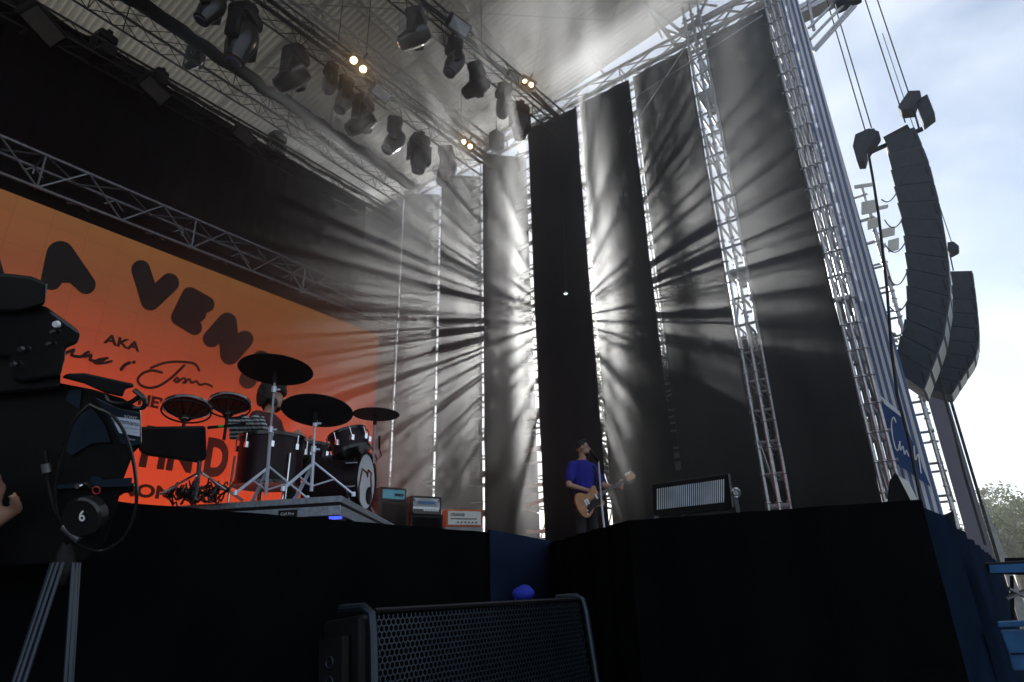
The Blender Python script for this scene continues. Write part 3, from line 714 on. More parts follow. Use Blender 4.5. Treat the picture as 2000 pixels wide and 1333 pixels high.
# ---------------------------------------------------------------- amplifiers
AX = (V((1, 0, 0)) + V((0, -.35, 0))).normalized()   # width direction of the backline
def amp_cab(label, pxl, pxr, py, zb, zt, d, m='black', cloth='skirt'):
    a_, c_ = D(pxl, py, d), D(pxr, py, d + .25); wd = (c_ - a_); wd.z = 0; u = wd.normalized(); bkd = V((-u.y, u.x, 0)); bkd = bkd if bkd.dot(FH) > 0 else -bkd
    t = thing('speaker_cabinet', label, 'speaker cabinet', (a_.x, a_.y, zb), 0, 'amplifier stack cabinets')
    p0 = V((a_.x, a_.y, zb)); L = wd.length
    MB().prism([p0, p0 + u * L, p0 + u * L + bkd * .38, p0 + bkd * .38], (0, 0, zt - zb)).build('box', m, t, bev=.015)
    f = MB(); q = p0 - bkd * .004 + u * .04 + V((0, 0, .04)); f.prism([q, q + u * (L - .08), q + u * (L - .08) + V((0, 0, zt - zb - .08)), q + V((0, 0, zt - zb - .08))], -bkd * .006).build('grille_cloth', cloth, t)
    return p0, u, bkd, L
def amp_head(label, p0, u, bkd, L, z, h, shell, face, x0=0, x1=1):
    t = thing('amplifier_head', label, 'amplifier', (p0.x, p0.y, z), 0, 'amplifier heads on the cabinets')
    q = V((p0.x, p0.y, z)) + u * L * x0; L = L * (x1 - x0)
    MB().prism([q, q + u * L, q + u * L + bkd * .25, q + bkd * .25], (0, 0, h)).build('shell', shell, t, bev=.015)
    f0 = q - bkd * .006 + u * .035 + V((0, 0, .035)); fw, fh = L - .07, h - .07
    MB().prism([f0, f0 + u * fw, f0 + u * fw + V((0, 0, fh)), f0 + V((0, 0, fh))], -bkd * .008).build('face', face, t)
    return t, f0 - bkd * .010, u, fw, fh, -bkd
ZC = S + .74
p0, u, bk_, L = amp_cab('black bass cabinet next to the bass drum', 741, 798, 985, S, D(741, 978, 8.3).z, 8.3)
zz = D(741, 978, 8.3).z
t, f0, u, fw, fh, nn = amp_head('small black amplifier head with teal panel beside the bass drum', p0, u, bk_, L, zz, .19, 'black', 'teal', 0, .92)
for k in range(3): MB().lathe([(0, .022), (.02, .02)], f0 + u * fw * (.6 + .13 * k) + V((0, 0, fh * .45)), nn, 10).build('knob', 'black', t, True)
text('ampeg', f0 + u * fw * .12 + V((0, 0, fh * .55)) , u, (0, 0, 1), fw * .3, fh * .3, 'white', t) if False else None
p0, u, bk_, L = amp_cab('black bass cabinet under the white mesh fronted amplifier', 801, 866, 1012, S, D(801, 1004, 8.7).z, 8.7)
zz = D(801, 1004, 8.7).z
t, f0, u, fw, fh, nn = amp_head('amplifier head with white mesh front and a row of knobs', p0, u, bk_, L, zz, .26, 'black', 'white', 0, .93)
o = MB(); q = f0 - V((0, 0, .028)); o.prism([q, q + u * fw, q + u * fw + V((0, 0, fh * .34)), q + V((0, 0, fh * .34))], nn * .012).build('control_strip', 'gloss', t)
o = MB(); q = f0 + u * fw * .18 + V((0, 0, fh * .58)); o.prism([q, q + u * fw * .65, q + u * fw * .65 + V((0, 0, fh * .2)), q + V((0, 0, fh * .2))], nn * .01).build('name_plate', 'bluecase', t)
o = MB()
for i in range(13):
    for s_ in (-1, 1):
        x0 = i / 13 * fw; x1 = min(fw, max(0, x0 + s_ * fh * .6)); o.tube(f0 + u * x0 + V((0, 0, fh * .38)), f0 + u * x1 + V((0, 0, fh * .98)), .003, 4)
o.build('mesh_wires', 'black', t)
for k in range(6): MB().lathe([(0, .017), (.025, .013)], f0 + nn * .008 + u * fw * (.4 + .1 * k) + V((0, 0, fh * .1)), nn, 10).build('knob', 'white', t, True)
p0, u, bk_, L = amp_cab('pale grey covered cabinet under the orange amplifier', 868, 944, 1036, S, D(868, 1029, 10.6).z, 10.6, 'grey', 'grey')
zz = D(868, 1029, 10.6).z
t, f0, u, fw, fh, nn = amp_head('orange amplifier head with white control panel', p0, u, bk_, L, zz, .30, 'orange', 'ampface', .03, .98)
text('ORANGE', f0 + u * fw * .08 + V((0, 0, fh * .62)) + nn * .003, u, (0, 0, 1), fw * .42, fh * .24, 'gloss', t, off=.02)
o = MB(); q = f0 + u * fw * .08 + V((0, 0, fh * .4)); o.prism([q, q + u * fw * .8, q + u * fw * .8 + V((0, 0, fh * .07)), q + V((0, 0, fh * .07))], nn * .003).build('stripe', 'black', t)
for k in range(6): MB().lathe([(0, .015), (.02, .012)], f0 + u * fw * (.3 + .11 * k) + V((0, 0, fh * .18)), nn, 8).build('knob', 'black', t, True)
# ---------------------------------------------------------------- people
def caps(mb, p, q, r1, r2, n=12):
    p, q = V(p), V(q); a = q - p; L = max(a.length, 1e-4)
    prof = [(-r1 * math.cos(t), r1 * math.sin(t)) for t in (R(8), R(30), R(60), R(90))] + [(L + r2 * math.sin(t), r2 * math.cos(t)) for t in (0, R(30), R(60), R(82))]
    mb.lathe(prof, p, a if a.length > 1e-4 else (0, 0, 1), n)
def ell(mb, c, rx, ry, rz_, rot=0, n=16):
    vs = []; c = V(c); m = Matrix.Rotation(rot, 3, 'Z')
    for i in range(1, n):
        t = math.pi * i / n
        for k in range(n): a = 2 * math.pi * k / n; vs.append(c + m @ V((rx * math.sin(t) * math.cos(a), ry * math.sin(t) * math.sin(a), rz_ * math.cos(t))))
    fs = [(i * n + k, (i + 1) * n + k, (i + 1) * n + (k + 1) % n, i * n + (k + 1) % n) for i in range(n - 2) for k in range(n)]
    fs += [tuple(range(n)), tuple(range((n - 2) * n, (n - 1) * n))[::-1]]
    mb.add(vs, fs)
def fuse(mb, name, m, parent, vox=.012, world=False, sm=2):
    o = mb.build(name, m, parent, world=world)
    md = o.modifiers.new('r', 'REMESH'); md.mode = 'VOXEL'; md.voxel_size = vox; md.use_smooth_shade = True
    s_ = o.modifiers.new('s', 'SMOOTH'); s_.iterations = sm; s_.factor = .5
    bpy.context.view_layer.update(); me = bpy.data.meshes.new_from_object(o.evaluated_get(bpy.context.evaluated_depsgraph_get()))
    o.modifiers.clear(); o.data = me; return o
def hand(mb, w_, d, side, curl, s=1.0, up=(0, 0, 1)):
    """palm from wrist w_ along d, four unequal bent fingers and a thumb"""
    w_, d, side, curl = V(w_), V(d).normalized(), V(side).normalized(), V(curl).normalized()
    for k in (-1.5, -.5, .5, 1.5): caps(mb, w_, w_ + d * .085 * s + side * k * .021 * s, .018 * s, .013 * s, 8)
    for k, L in ((-1.5, .058), (-.5, .07), (.5, .075), (1.5, .068)):
        a = w_ + d * .088 * s + side * k * .021 * s; b_ = a + (d * .75 + curl * .65).normalized() * L * .5 * s; c_ = b_ + (d * .1 + curl).normalized() * L * .35 * s; e = c_ + (-d * .6 + curl * .7).normalized() * L * .28 * s
        caps(mb, a, b_, .0095 * s, .009 * s, 8); caps(mb, b_, c_, .009 * s, .008 * s, 8); caps(mb, c_, e, .008 * s, .007 * s, 8)
    a = w_ + d * .025 * s + side * .03 * s; b_ = a + (d * .6 + side * .8 + curl * .4).normalized() * .045 * s; c_ = b_ + (d * .8 + curl * .6).normalized() * .035 * s
    caps(mb, a, b_, .013 * s, .011 * s, 8); caps(mb, b_, c_, .011 * s, .008 * s, 8)
def head(mb, hair, c, yaw, glasses=None, curly=False, beard=False):
    m = Matrix.Rotation(yaw, 3, 'Z'); c = V(c); L = lambda x, y, z: c + m @ V((x, y, z))
    ell(mb, L(0, .012, .02), .076, .094, .10, yaw); ell(mb, L(0, -.03, -.05), .056, .062, .065, yaw)
    caps(mb, L(0, -.088, .012), L(0, -.108, -.022), .009, .014, 8); caps(mb, L(-.018, -.085, -.055), L(.018, -.085, -.055), .008, .008, 8)
    caps(mb, L(0, -.075, -.088), L(0, -.07, -.092), .018, .018, 8); caps(mb, L(-.035, -.082, .032), L(.035, -.082, .032), .008, .008, 8)
    for s_ in (-1, 1): ell(mb, L(s_ * .078, .01, .0), .012, .02, .032, yaw)
    h = hair
    if curly:
        random.seed(5)
        for k in range(90):
            t = random.uniform(0, 6.28); z = random.uniform(-.12, .13); r = math.sqrt(max(0, 1 - (z / .17) ** 2)) * .115
            if math.sin(t) < -.8 and z < .03: continue
            ell(h, L(math.cos(t) * r, math.sin(t) * r + .02, z + .02), .045, .045, .045, 0, 8)
    else:
        ell(h, L(0, .028, .045), .084, .092, .088, yaw); ell(h, L(.01, -.03, .10), .05, .045, .026, yaw); ell(h, L(-.02, -.01, .115), .05, .05, .025, yaw)
    if beard: ell(h, L(0, -.045, -.085), .05, .052, .035, yaw); ell(h, L(0, -.09, -.043), .026, .012, .006, yaw)
# guitarist
c = P(1134, 862, Z=S + 1.80); K = 1.02
gt = thing('person', 'guitarist in a bright blue T-shirt and glasses, head turned right, playing a wooden electric guitar', 'person', (c.x, c.y, S), R(-21))
b = MB(); h = MB()
head(b, h, (.01, -.03, 1.685), R(46), beard=True)
caps(b, (0, .0, 1.48), (0.01, -.015, 1.6), .058, .055)
caps(b, (0, .01, 1.0), (0, .01, 1.38), .15, .16); caps(b, (-.15, .01, 1.42), (.15, .01, 1.42), .065, .065)
RS, RE, RW = (-.185, .01, 1.42), (-.30, -.03, 1.13), (-.06, -.245, 1.02)
LS, LE, LW = (.185, .01, 1.42), (.30, -.10, 1.14), (.44, -.315, 1.085)
for s_, e_, w_ in ((RS, RE, RW), (LS, LE, LW)): caps(b, s_, e_, .055, .042); caps(b, e_, w_, .042, .028)
hand(b, RW, (.9, -.1, -.15), (0, .2, 1), (.1, .15, -1)); hand(b, LW, (.25, .0, .75), (.85, 0, .45), (-.2, .9, .3))
for s_ in (-1, 1): caps(b, (s_ * .09, 0, .95), (s_ * .12, -.02, .5), .09, .06); caps(b, (s_ * .12, -.02, .5), (s_ * .13, .02, .09), .058, .04); caps(b, (s_ * .13, .02, .05), (s_ * .15, -.16, .04), .045, .035)
fuse(b, 'body', 'skin', gt, .009)
b = MB(); caps(b, (0, .01, .98), (0, .01, 1.36), .165, .175); caps(b, (-.15, .01, 1.41), (.15, .01, 1.41), .078, .078); caps(b, (0, 0, 1.40), (0, 0, 1.47), .09, .075)
caps(b, RS, V(RS).lerp(V(RE), .68), .076, .072); caps(b, LS, V(LS).lerp(V(LE), .68), .076, .072); fuse(b, 'tshirt', 'tshirt', gt, .011)
b = MB()
for s_ in (-1, 1): caps(b, (s_ * .085, 0, .94), (s_ * .12, -.02, .5), .105, .075); caps(b, (s_ * .12, -.02, .5), (s_ * .13, .02, .1), .075, .06)
caps(b, (-.07, 0, .98), (.07, 0, .98), .12, .12); fuse(b, 'trousers', 'trousers', gt, .012)
b = MB()
for s_ in (-1, 1): caps(b, (s_ * .13, .04, .055), (s_ * .155, -.18, .045), .05, .04)
fuse(b, 'shoes', 'black', gt, .012)
fuse(h, 'hair', 'hair', gt, .009)
g_ = MB(); m = Matrix.Rotation(R(46), 3, 'Z'); hc = V((.01, -.03, 1.685))
for s_ in (-1, 1): g_.ring(hc + m @ V((s_ * .032, -.108, .018)), m @ V((0, 1, 0)), .023, .0028, 16); g_.tube(hc + m @ V((s_ * .055, -.105, .02)), hc + m @ V((s_ * .082, .0, .02)), .0025)
g_.tube(hc + m @ V((-.01, -.108, .02)), hc + m @ V((.01, -.108, .02)), .0025)
g_.build('glasses', 'black', gt, world=False)
# guitar: held, a thing of its own
gm = Matrix.Rotation(R(-21), 3, 'Z'); gl = gt.location
GA = thing('electric_guitar', 'natural wood electric guitar with dark pickguard held by the guitarist', 'guitar', gl, R(-21))
uu = V((math.cos(R(27)), -.14, math.sin(R(27)))).normalized(); nf = V((-.1, -1, 0)).normalized(); vv = nf.cross(uu); vv = -vv if vv.z < 0 else vv
nf = uu.cross(vv); nf = nf if nf.y < 0 else -nf
go = V((-.10, -.225, .90))
def gp(x, y, l=0): return go + uu * x + vv * y + nf * l
outl = smooth([(-.25, -.02), (-.235, .09), (-.17, .165), (-.09, .15), (-.02, .10), (.05, .11), (.12, .155), (.17, .13), (.16, .06), (.17, .0), (.17, -.05), (.2, -.12), (.15, -.165), (.07, -.13), (.0, -.125), (-.07, -.17), (-.16, -.19), (-.23, -.13), (-.25, -.02)], 4)[:-1]
MB().prism([gp(x, y) for x, y in outl], nf * .045).build('guitar_body', 'wood', GA, bev=.008, world=False)
pg = [(-.08, -.03), (.16, .02), (.17, -.08), (.14, -.14), (.06, -.11), (-.04, -.12), (-.12, -.15), (-.14, -.1)]
MB().prism([gp(x, y, .046) for x, y in pg], nf * .003).build('pickguard', 'black', GA, world=False)
for x_ in (-.11, -.07): MB().prism([gp(x_, -.035, .05), gp(x_ + .028, -.035, .05), gp(x_ + .028, .045, .05), gp(x_, .045, .05)], nf * .006).build('pickup', 'white', GA, world=False)
MB().prism([gp(.09, -.03, .05), gp(.12, -.03, .05), gp(.12, .04, .05), gp(.09, .04, .05)], nf * .006).build('pickup', 'white', GA, world=False)
for x_, y_ in ((-.13, -.10), (-.15, -.14)): MB().lathe([(0, .013), (.018, .01)], gp(x_, y_, .048), nf, 10).build('knob', 'white', GA, True, world=False)
MB().prism([gp(.12, -.028, .03), gp(.70, -.022, .03), gp(.70, .022, .03), gp(.12, .028, .03)], nf * .024).build('neck', 'fretboard', GA, world=False)
MB().prism([gp(x, y, .026) for x, y in ((.69, -.022), (.75, -.04), (.84, -.05), (.89, -.02), (.87, .01), (.86, .045), (.74, .045), (.69, .022))], nf * .016).build('headstock', 'wood', GA, bev=.004, world=False)
for k in range(6): MB().tube(gp(.73 + .022 * k, .05, .035), gp(.73 + .022 * k, .075, .035), .007).build('tuning_peg', 'chrome', GA, True, world=False)
o = MB()
for k in range(9): o.prism([gp(.2 + .05 * k, -.024, .0545), gp(.203 + .05 * k, -.024, .0545), gp(.203 + .05 * k, .024, .0545), gp(.2 + .05 * k, .024, .0545)], nf * .002)
for k in range(6): o.tube(gp(-.13, -.018 + .007 * k, .06), gp(.72, -.015 + .006 * k, .058), .0011, 3)
o.build('frets_and_strings', 'chrome', GA, world=False)
o = MB(); o.path([gp(-.24, 0, -.01), V((-.17, .12, 1.15)), V((-.02, .16, 1.4)), V((.1, .03, 1.50)), V((.12, -.14, 1.38)), V((.11, -.20, 1.2)), gp(.16, .1, .0)], .016).build('strap', 'black', GA, world=False)
# mic stand
dG = (gt.location - EYE).dot(FW) - .55
c0 = D(1184, 1050, dG); 
ms = thing('microphone_stand', 'tall chrome microphone stand in front of the guitarist', 'microphone stand', (c0.x, c0.y, S))
MB().tube((c0.x, c0.y, S + .02), D(1175, 985, dG), .014, 8).build('lower_tube', 'stand', ms, True); MB().tube(D(1175, 985, dG), D(1169, 902, dG), .011, 8).build('upper_tube', 'stand', ms, True)
MB().lathe([(0, .15), (.02, .14), (.03, .03)], (c0.x, c0.y, S), (0, 0, 1)).build('base', 'black', ms, True)
MB().tube(D(1169, 903, dG), D(1160, 893, dG), .011, 8).build('clip', 'black', ms, True); MB().lathe([(0, .012), (.1, .018), (.11, .028), (.15, .024), (.165, .01)], D(1169, 899, dG), (D(1156, 884, dG) - D(1169, 899, dG)), 12).build('microphone', 'black', ms, True)
# drummer
c = D(531, 778, 6.5); hz_ = c.z - RZ
dm = thing('person', 'seated drummer with bushy dark hair, mostly hidden behind the black cymbals', 'person', (c.x, c.y, RZ), R(30)); pz = hz_ - .72
b = MB(); h = MB(); head(b, h, (0, -.02, hz_), 0, curly=True); caps(b, (0, .02, hz_ - .2), (0, 0, hz_ - .08), .055, .055)
caps(b, (0, .02, pz), (0, .03, hz_ - .33), .15, .16); caps(b, (-.15, .03, hz_ - .25), (.15, .03, hz_ - .25), .065, .065)
for s_, wx in ((-1, -.18), (1, .12)):
    e_ = (s_ * .30, -.08, pz + .2); w_ = (wx, -.36, pz + .26); caps(b, (s_ * .19, .03, hz_ - .26), e_, .055, .045); caps(b, e_, w_, .045, .03)
    hand(b, w_, (0, -1, -.1), (s_ * .2, 0, 1), (-s_, -.2, -.3)); caps(b, (s_ * .1, 0, pz - .03), (s_ * .2, -.42, pz - .02), .09, .07); caps(b, (s_ * .2, -.42, pz - .02), (s_ * .2, -.4, .1), .065, .045); caps(b, (s_ * .2, -.38, .06), (s_ * .2, -.55, .045), .045, .035)
fuse(b, 'body', 'skin', dm, .011); fuse(h, 'hair', 'hair', dm, .012)
b = MB(); caps(b, (0, .02, pz), (0, .03, hz_ - .34), .175, .185); caps(b, (-.16, .03, hz_ - .255), (.16, .03, hz_ - .255), .08, .08)
for s_ in (-1, 1): caps(b, (s_ * .19, .03, hz_ - .26), (s_ * .27, -.04, pz + .3), .08, .075)
fuse(b, 'shirt', 'redcloth', dm, .013)
b = MB()
for s_ in (-1, 1): caps(b, (s_ * .1, 0, pz - .03), (s_ * .2, -.42, pz - .02), .1, .085); caps(b, (s_ * .2, -.42, pz - .02), (s_ * .2, -.4, .12), .08, .06)
fuse(b, 'trousers', 'trousers', dm, .013)
dt = thing('drum_throne', 'round black stool under the drummer', 'stool', (c.x, c.y, RZ)); MB().lathe([(0, .17), (.07, .18), (.08, .15)], (c.x, c.y, RZ + pz - .2), (0, 0, 1)).build('seat', 'black', dt, True)
MB().tube((c.x, c.y, RZ), (c.x, c.y, RZ + pz - .2), .02).build('post', 'chrome', dt, True)
sh = MB()
for k in range(8):
    pts = [D(444 + 9 * k + 3 * math.sin(k), 812 + 5 * (k % 3), 6.0), D(450 + 9 * k, 826 + 3 * (k % 2), 5.98), D(456 + 9 * k, 842, 6.0), D(455 + 8 * k, 856, 6.02)]
    sh.path(pts, .035, 8)
cl = sh.build('striped_garment', 'stripe_shirt', None, True); tag(cl, 'dark towel with pale stripes, the shirt of the drummer', 'garment')  # separate cloth piece standing for the shirt the drummer wears
tx = M['stripe_shirt'].node_tree; wvn = tx.nodes.new('ShaderNodeTexWave'); wvn.bands_direction = 'Z'; wvn.inputs['Scale'].default_value = 9; wvn.inputs['Distortion'].default_value = 1.5
tcn = tx.nodes.new('ShaderNodeTexCoord'); tx.links.new(tcn.outputs['Object'], wvn.inputs['Vector']); rpn = tx.nodes.new('ShaderNodeValToRGB'); rpn.color_ramp.elements[0].position = .45; rpn.color_ramp.elements[0].color = (.02, .025, .03, 1); rpn.color_ramp.elements[1].position = .6; rpn.color_ramp.elements[1].color = (.35, .4, .42, 1)
tx.links.new(wvn.outputs['Fac'], rpn.inputs[0]); tx.links.new(rpn.outputs[0], tx.nodes['Principled BSDF'].inputs['Base Color'])
# ---------------------------------------------------------------- light panel on the thrust
lf = thing('led_fixture', 'rectangular light panel with pale striped face in a silver yoke on the stage edge', 'stage light', D(1350, 1012, 4.3))
MB().slab([(1274, 946), (1424, 924), (1430, 996), (1276, 1012)], 4.3, .14).build('housing', 'black', lf, bev=.008)
MB().slab([(1283, 955), (1416, 936), (1416, 981), (1283, 996)], 4.292, .01).build('backing', 'black', lf)
for k in range(33):
    f0_, f1_ = k / 33, (k + .55) / 33; x0, x1 = 1283 + 133 * f0_, 1283 + 133 * f1_
    MB().slab([(x0, 955 - 19 * f0_), (x1, 955 - 19 * f1_), (x1, 996 - 15 * f1_), (x0, 996 - 15 * f0_)], 4.288, .004).build('cell_strip', 'lens_face', lf)
o = MB(); o.slab([(1422, 927), (1426, 926), (1434, 990), (1430, 991)], 4.28, .04); o.slab([(1433, 974), (1441, 974), (1449, 1010), (1440, 1010)], 4.28, .05); o.build('yoke', 'alu', lf)
o = MB(); o.ring(D(1437, 963, 4.28), FW, .03, .008, 16); o.tube(D(1437, 963, 4.24), D(1437, 963, 4.34), .018, 12); o.build('yoke_knob', 'chrome', lf, True)
MB().slab([(1277, 1008), (1286, 1008), (1288, 1020), (1277, 1020)], 4.28, .05).build('foot', 'alu', lf)
# ---------------------------------------------------------------- foreground loudspeaker with honeycomb grille
a0, a1 = D(722, 1188, 1.4), D(1135, 1170, 2.1); a1.z = a0.z
u = (a1 - a0); LW_ = u.length; u.normalize(); nb = V((u.y, -u.x, 0)); nb = nb if nb.dot(EYE - a0) > 0 else -nb
dn = (V((0, 0, -1)) + nb * .12).normalized(); fn = u.cross(dn); fn = fn if fn.dot(nb) > 0 else -fn; HH = .62
sp_ = thing('loudspeaker', 'black floor loudspeaker with honeycomb metal grille in the foreground', 'loudspeaker', (a0.x, a0.y, 0))
def fp(x, y, l=0): return a0 + u * x + dn * y + fn * l
MB().prism([fp(-.0, .01, -.03), fp(LW_, .01, -.03), fp(LW_, HH, -.03), fp(0, HH, -.03)], -fn * .14).build('cabinet', 'black', sp_, bev=.01)
MB().prism([fp(.02, .012, -.012), fp(LW_ - .02, .012, -.012), fp(LW_ - .02, HH, -.012), fp(.02, HH, -.012)], -fn * .01).build('foam', 'skirt', sp_)
for x_ in (0, LW_): MB().path([fp(x_, -.01, -.10), fp(x_, -.004, -.02), fp(x_, .012, .006), fp(x_ , .05, .01), fp(x_, HH, .01)], .010, 8).build('corner_rail', 'mesh', sp_, True)
MB().path([fp(.015, .006, 0), fp(LW_ - .015, .006, 0)], .006, 6).build('top_rail', 'black', sp_, True)
hb = MB(); s_ = .0085; wq = .0016
row = 0; y = .02
while y < .30:
    x = .02 + (s_ * math.sqrt(3) / 2 if row % 2 else 0)
    while x < LW_ - .02:
        hv = [(x + s_ * math.sin(math.pi / 3 * k), y + s_ * math.cos(math.pi / 3 * k)) for k in range(3)] + [(x, y - s_)]
        for (xa, ya), (xb, yb) in (((x + s_ * .866, y + s_ * .5), (x, y + s_)), ((x + s_ * .866, y + s_ * .5), (x + s_ * .866, y - s_ * .5)), ((x, y + s_), (x - s_ * .866, y + s_ * .5))):
            dx, dy = xb - xa, yb - ya; l_ = math.hypot(dx, dy); ox, oy = -dy / l_ * wq, dx / l_ * wq
            hb.add([fp(xa + ox, ya + oy), fp(xb + ox, yb + oy), fp(xb - ox, yb - oy), fp(xa - ox, ya - oy), fp(xa - ox, ya - oy, -.003), fp(xb - ox, yb - oy, -.003)], [(0, 1, 2, 3), (3, 2, 5, 4)])
        x += s_ * math.sqrt(3)
    y += s_ * 1.5; row += 1
hb.build('honeycomb_grille', 'mesh', sp_)
MB().prism([fp(.02, .30, -.002), fp(LW_ - .02, .30, -.002), fp(LW_ - .02, HH, -.002), fp(.02, HH, -.002)], -fn * .003).build('lower_grille', 'mesh', sp_)
MB().prism([fp(-.01, .05, -.06), fp(-.01, HH, -.06), fp(-.01, HH, -.14), fp(-.01, .05, -.14)], -u * .02).build('side_panel', 'black', sp_)
for y_ in (.1, .14, .18): MB().ring(fp(-.032, y_, -.10), u, .012, .002, 16).build('socket', 'mesh', sp_, True)
cpx = D(1022, 1160, 2.6)
cp = thing('cap', 'crumpled bright blue cap showing above the foreground loudspeaker', 'cap', cpx)
b = MB(); ell(b, cpx, .042, .05, .03, .3); ell(b, cpx + V((.01, 0, .012)), .03, .035, .024, 0); ell(b, cpx + RT * -.025 + V((0, 0, .006)), .018, .02, .016, 0); o = fuse(b, 'crown', 'bluecap', cp, .004, world=True)
MB().slab([(1004, 1166), (1040, 1166), (1040, 1172), (1006, 1172)], 2.58, .09).build('brim', 'bluecap', cp)
cr = thing('person', 'person crouching in the dark behind the loudspeaker, only the blue cap in view', 'person', (cpx.x, cpx.y, 0))
b = MB(); bx_ = V((cpx.x, cpx.y, 0)); ell(b, bx_ + V((0, 0, 1.36)), .07, .085, .09)
caps(b, bx_ + V((0, 0, 1.25)), bx_ + V((0, 0, 1.1)), .05, .06); caps(b, bx_ + V((0, .05, 1.05)), bx_ + V((0, .15, .55)), .16, .15)
for s_ in (-1, 1): caps(b, bx_ + V((s_ * .1, .12, .5)), bx_ + V((s_ * .15, -.25, .45)), .09, .065); caps(b, bx_ + V((s_ * .15, -.25, .45)), bx_ + V((s_ * .15, .0, .06)), .065, .045); caps(b, bx_ + V((s_ * .18, .05, 1.03)), bx_ + V((s_ * .22, -.12, .75)), .055, .045); caps(b, bx_ + V((s_ * .22, -.12, .75)), bx_ + V((s_ * .15, -.3, .55)), .045, .03)
fuse(b, 'body', 'trousers', cr, .012, world=True)
# ---------------------------------------------------------------- television camera
tv = thing('television_camera', 'large black television camera on a tripod with a white sticker, at the left edge', 'television camera', D(150, 1090, 1.149))
M['camblue'] = mat('camera_blue', (.012, .022, .04), .35, spec=.5)
MB().slab([(-60, 530), (20, 535), (62, 540), (92, 553), (88, 597), (40, 610), (-60, 610)], 1.119, .18).build('viewfinder_hood', 'black', tv, bev=.006)
MB().slab([(-60, 605), (88, 597), (154, 645), (157, 655), (152, 672), (128, 680), (127, 702), (118, 735), (40, 748), (25, 745), (20, 700), (-60, 690)], 1.137, .2).build('viewfinder', 'gloss', tv, bev=.006)
MB().slab([(-60, 600), (80, 640), (120, 690), (118, 760), (-60, 775)], 1.151, .12).build('viewfinder_arm', 'black', tv, bev=.006)
MB().slab([(89, 556), (93, 554), (91, 572), (88, 582)], 1.116, .01).build('edge_highlight', 'alu', tv)  # pale strip stands in for a highlight along the hood edge
for x_, y_, r_ in ((112, 634, .007), (105, 648, .004), (96, 672, .004), (43, 683, .006), (28, 712, .005), (155, 949, .006)): MB().lathe([(0, r_), (.006, r_ * .8)], D(x_, y_, 1.132), -FW, 12).build('screw', 'white' if r_ > .0065 else 'chrome', tv, True)
MB().slab([(-60, 755), (20, 755), (30, 748), (85, 742), (180, 760), (240, 778), (275, 798), (278, 868), (262, 884), (240, 940), (264, 945), (262, 962), (235, 965), (228, 990), (205, 1060), (165, 1098), (90, 1104), (-60, 1110)], 1.179, .3).build('camera_body', 'black', tv, bev=.008)
MB().slab([(186, 776), (230, 797), (275, 806), (276, 868), (262, 872), (236, 868), (210, 815)], 1.173, .02).build('side_cover', 'camblue', tv, bev=.002)
MB().slab([(148, 815), (180, 797), (205, 830), (216, 864), (180, 866), (140, 890), (128, 880)], 1.174, .02).build('side_recess', 'camblue', tv)
MB().slab([(135, 762), (160, 760), (155, 800), (128, 782)], 1.176, .02).build('side_block', 'camblue', tv)
MB().slab([(130, 730), (165, 729), (262, 750), (262, 757), (245, 760), (240, 776), (205, 768), (165, 750), (120, 738)], 1.149, .06).build('top_handle', 'black', tv, bev=.004)
MB().slab([(108, 948), (176, 942), (178, 930), (196, 932), (200, 938), (258, 933), (257, 950), (108, 955)], 1.168, .05).build('base_plate', 'camblue', tv)
MB().slab([(216, 813), (273, 821), (273, 853), (233, 846)], 1.17, .002).build('sticker', 'label', tv)
def ptext(body, bl, br_, tl, m, d=1.168, off=0.):
    a_, c_, e_ = D(*bl, d), D(*br_, d), D(*tl, d); text(body, a_, c_ - a_, e_ - a_, (c_ - a_).length, (e_ - a_).length, m, tv, off=off)
ptext('extremiana', (219, 824.5), (270.5, 833), (219.5, 815.5), 'labeltext'); ptext('audiovisuales', (240, 836), (270.5, 840), (240, 833.5), 'labeltext')
ptext('audiovisuales y eventos', (228, 842.5), (270, 846.5), (228, 841), 'labeltext'); ptext('SONY', (243, 816.5), (268, 820), (243, 811), 'white'); ptext('Exmor', (245, 859), (265, 861.5), (245, 854.5), 'white')
MB().path([D(x, y, 1.149) for x, y in smooth([(176, 790), (150, 815), (132, 850), (118, 900), (108, 950), (112, 1000), (132, 1045), (165, 1070), (205, 1075), (245, 1045), (266, 985), (262, 910), (245, 850), (220, 812), (190, 797), (176, 790)], 5)], .0032, 6).build('cable_loop', 'gloss', tv, True)
for pts in ([(262, 762), (282, 780), (280, 796), (262, 798)], [(206, 770), (215, 785), (250, 788), (272, 775)], [(88, 880), (92, 915), (94, 945), (110, 1000), (126, 1018)], [(155, 950), (170, 945), (180, 955)]): MB().path([D(x, y, 1.161) for x, y in smooth(pts)], .0045, 6).build('lead', 'gloss', tv, True)
MB().tube(D(89, 906, 1.161), D(92, 923, 1.161), .008, 10).build('connector', 'alu', tv, True); MB().tube(D(126, 1027, 1.149), D(155, 1053, 1.149), .009, 10).build('connector', 'alu', tv, True)
MB().ring(D(188, 958, 1.155), FW, .007, .0012, 16).build('red_ring', 'red', tv, True)
MB().lathe([(-.02, .036), (0, .036), (.004, .032)], D(160, 1011, 1.117), -FW, 32).build('tilt_disc', 'gloss', tv, True)
text('6', D(154, 1019, 1.109), RT, UPV, 0.0112, .0205, 'white', tv, name='number', off=.02)
tr = thing('tripod', 'black camera tripod standing in the pit at the lower left', 'tripod', (D(128, 1100, 1.179).x, D(128, 1100, 1.179).y, 0)); c = D(128, 1100, 1.179)
MB().lathe([(-.04, .015), (-.01, .024), (.02, .02), (.04, .016)], c, (0, 0, 1)).build('head', 'black', tr, True); MB().tube(c + V((0, 0, .03)), D(150, 1010, 1.191), .016).build('neck', 'black', tr, True)
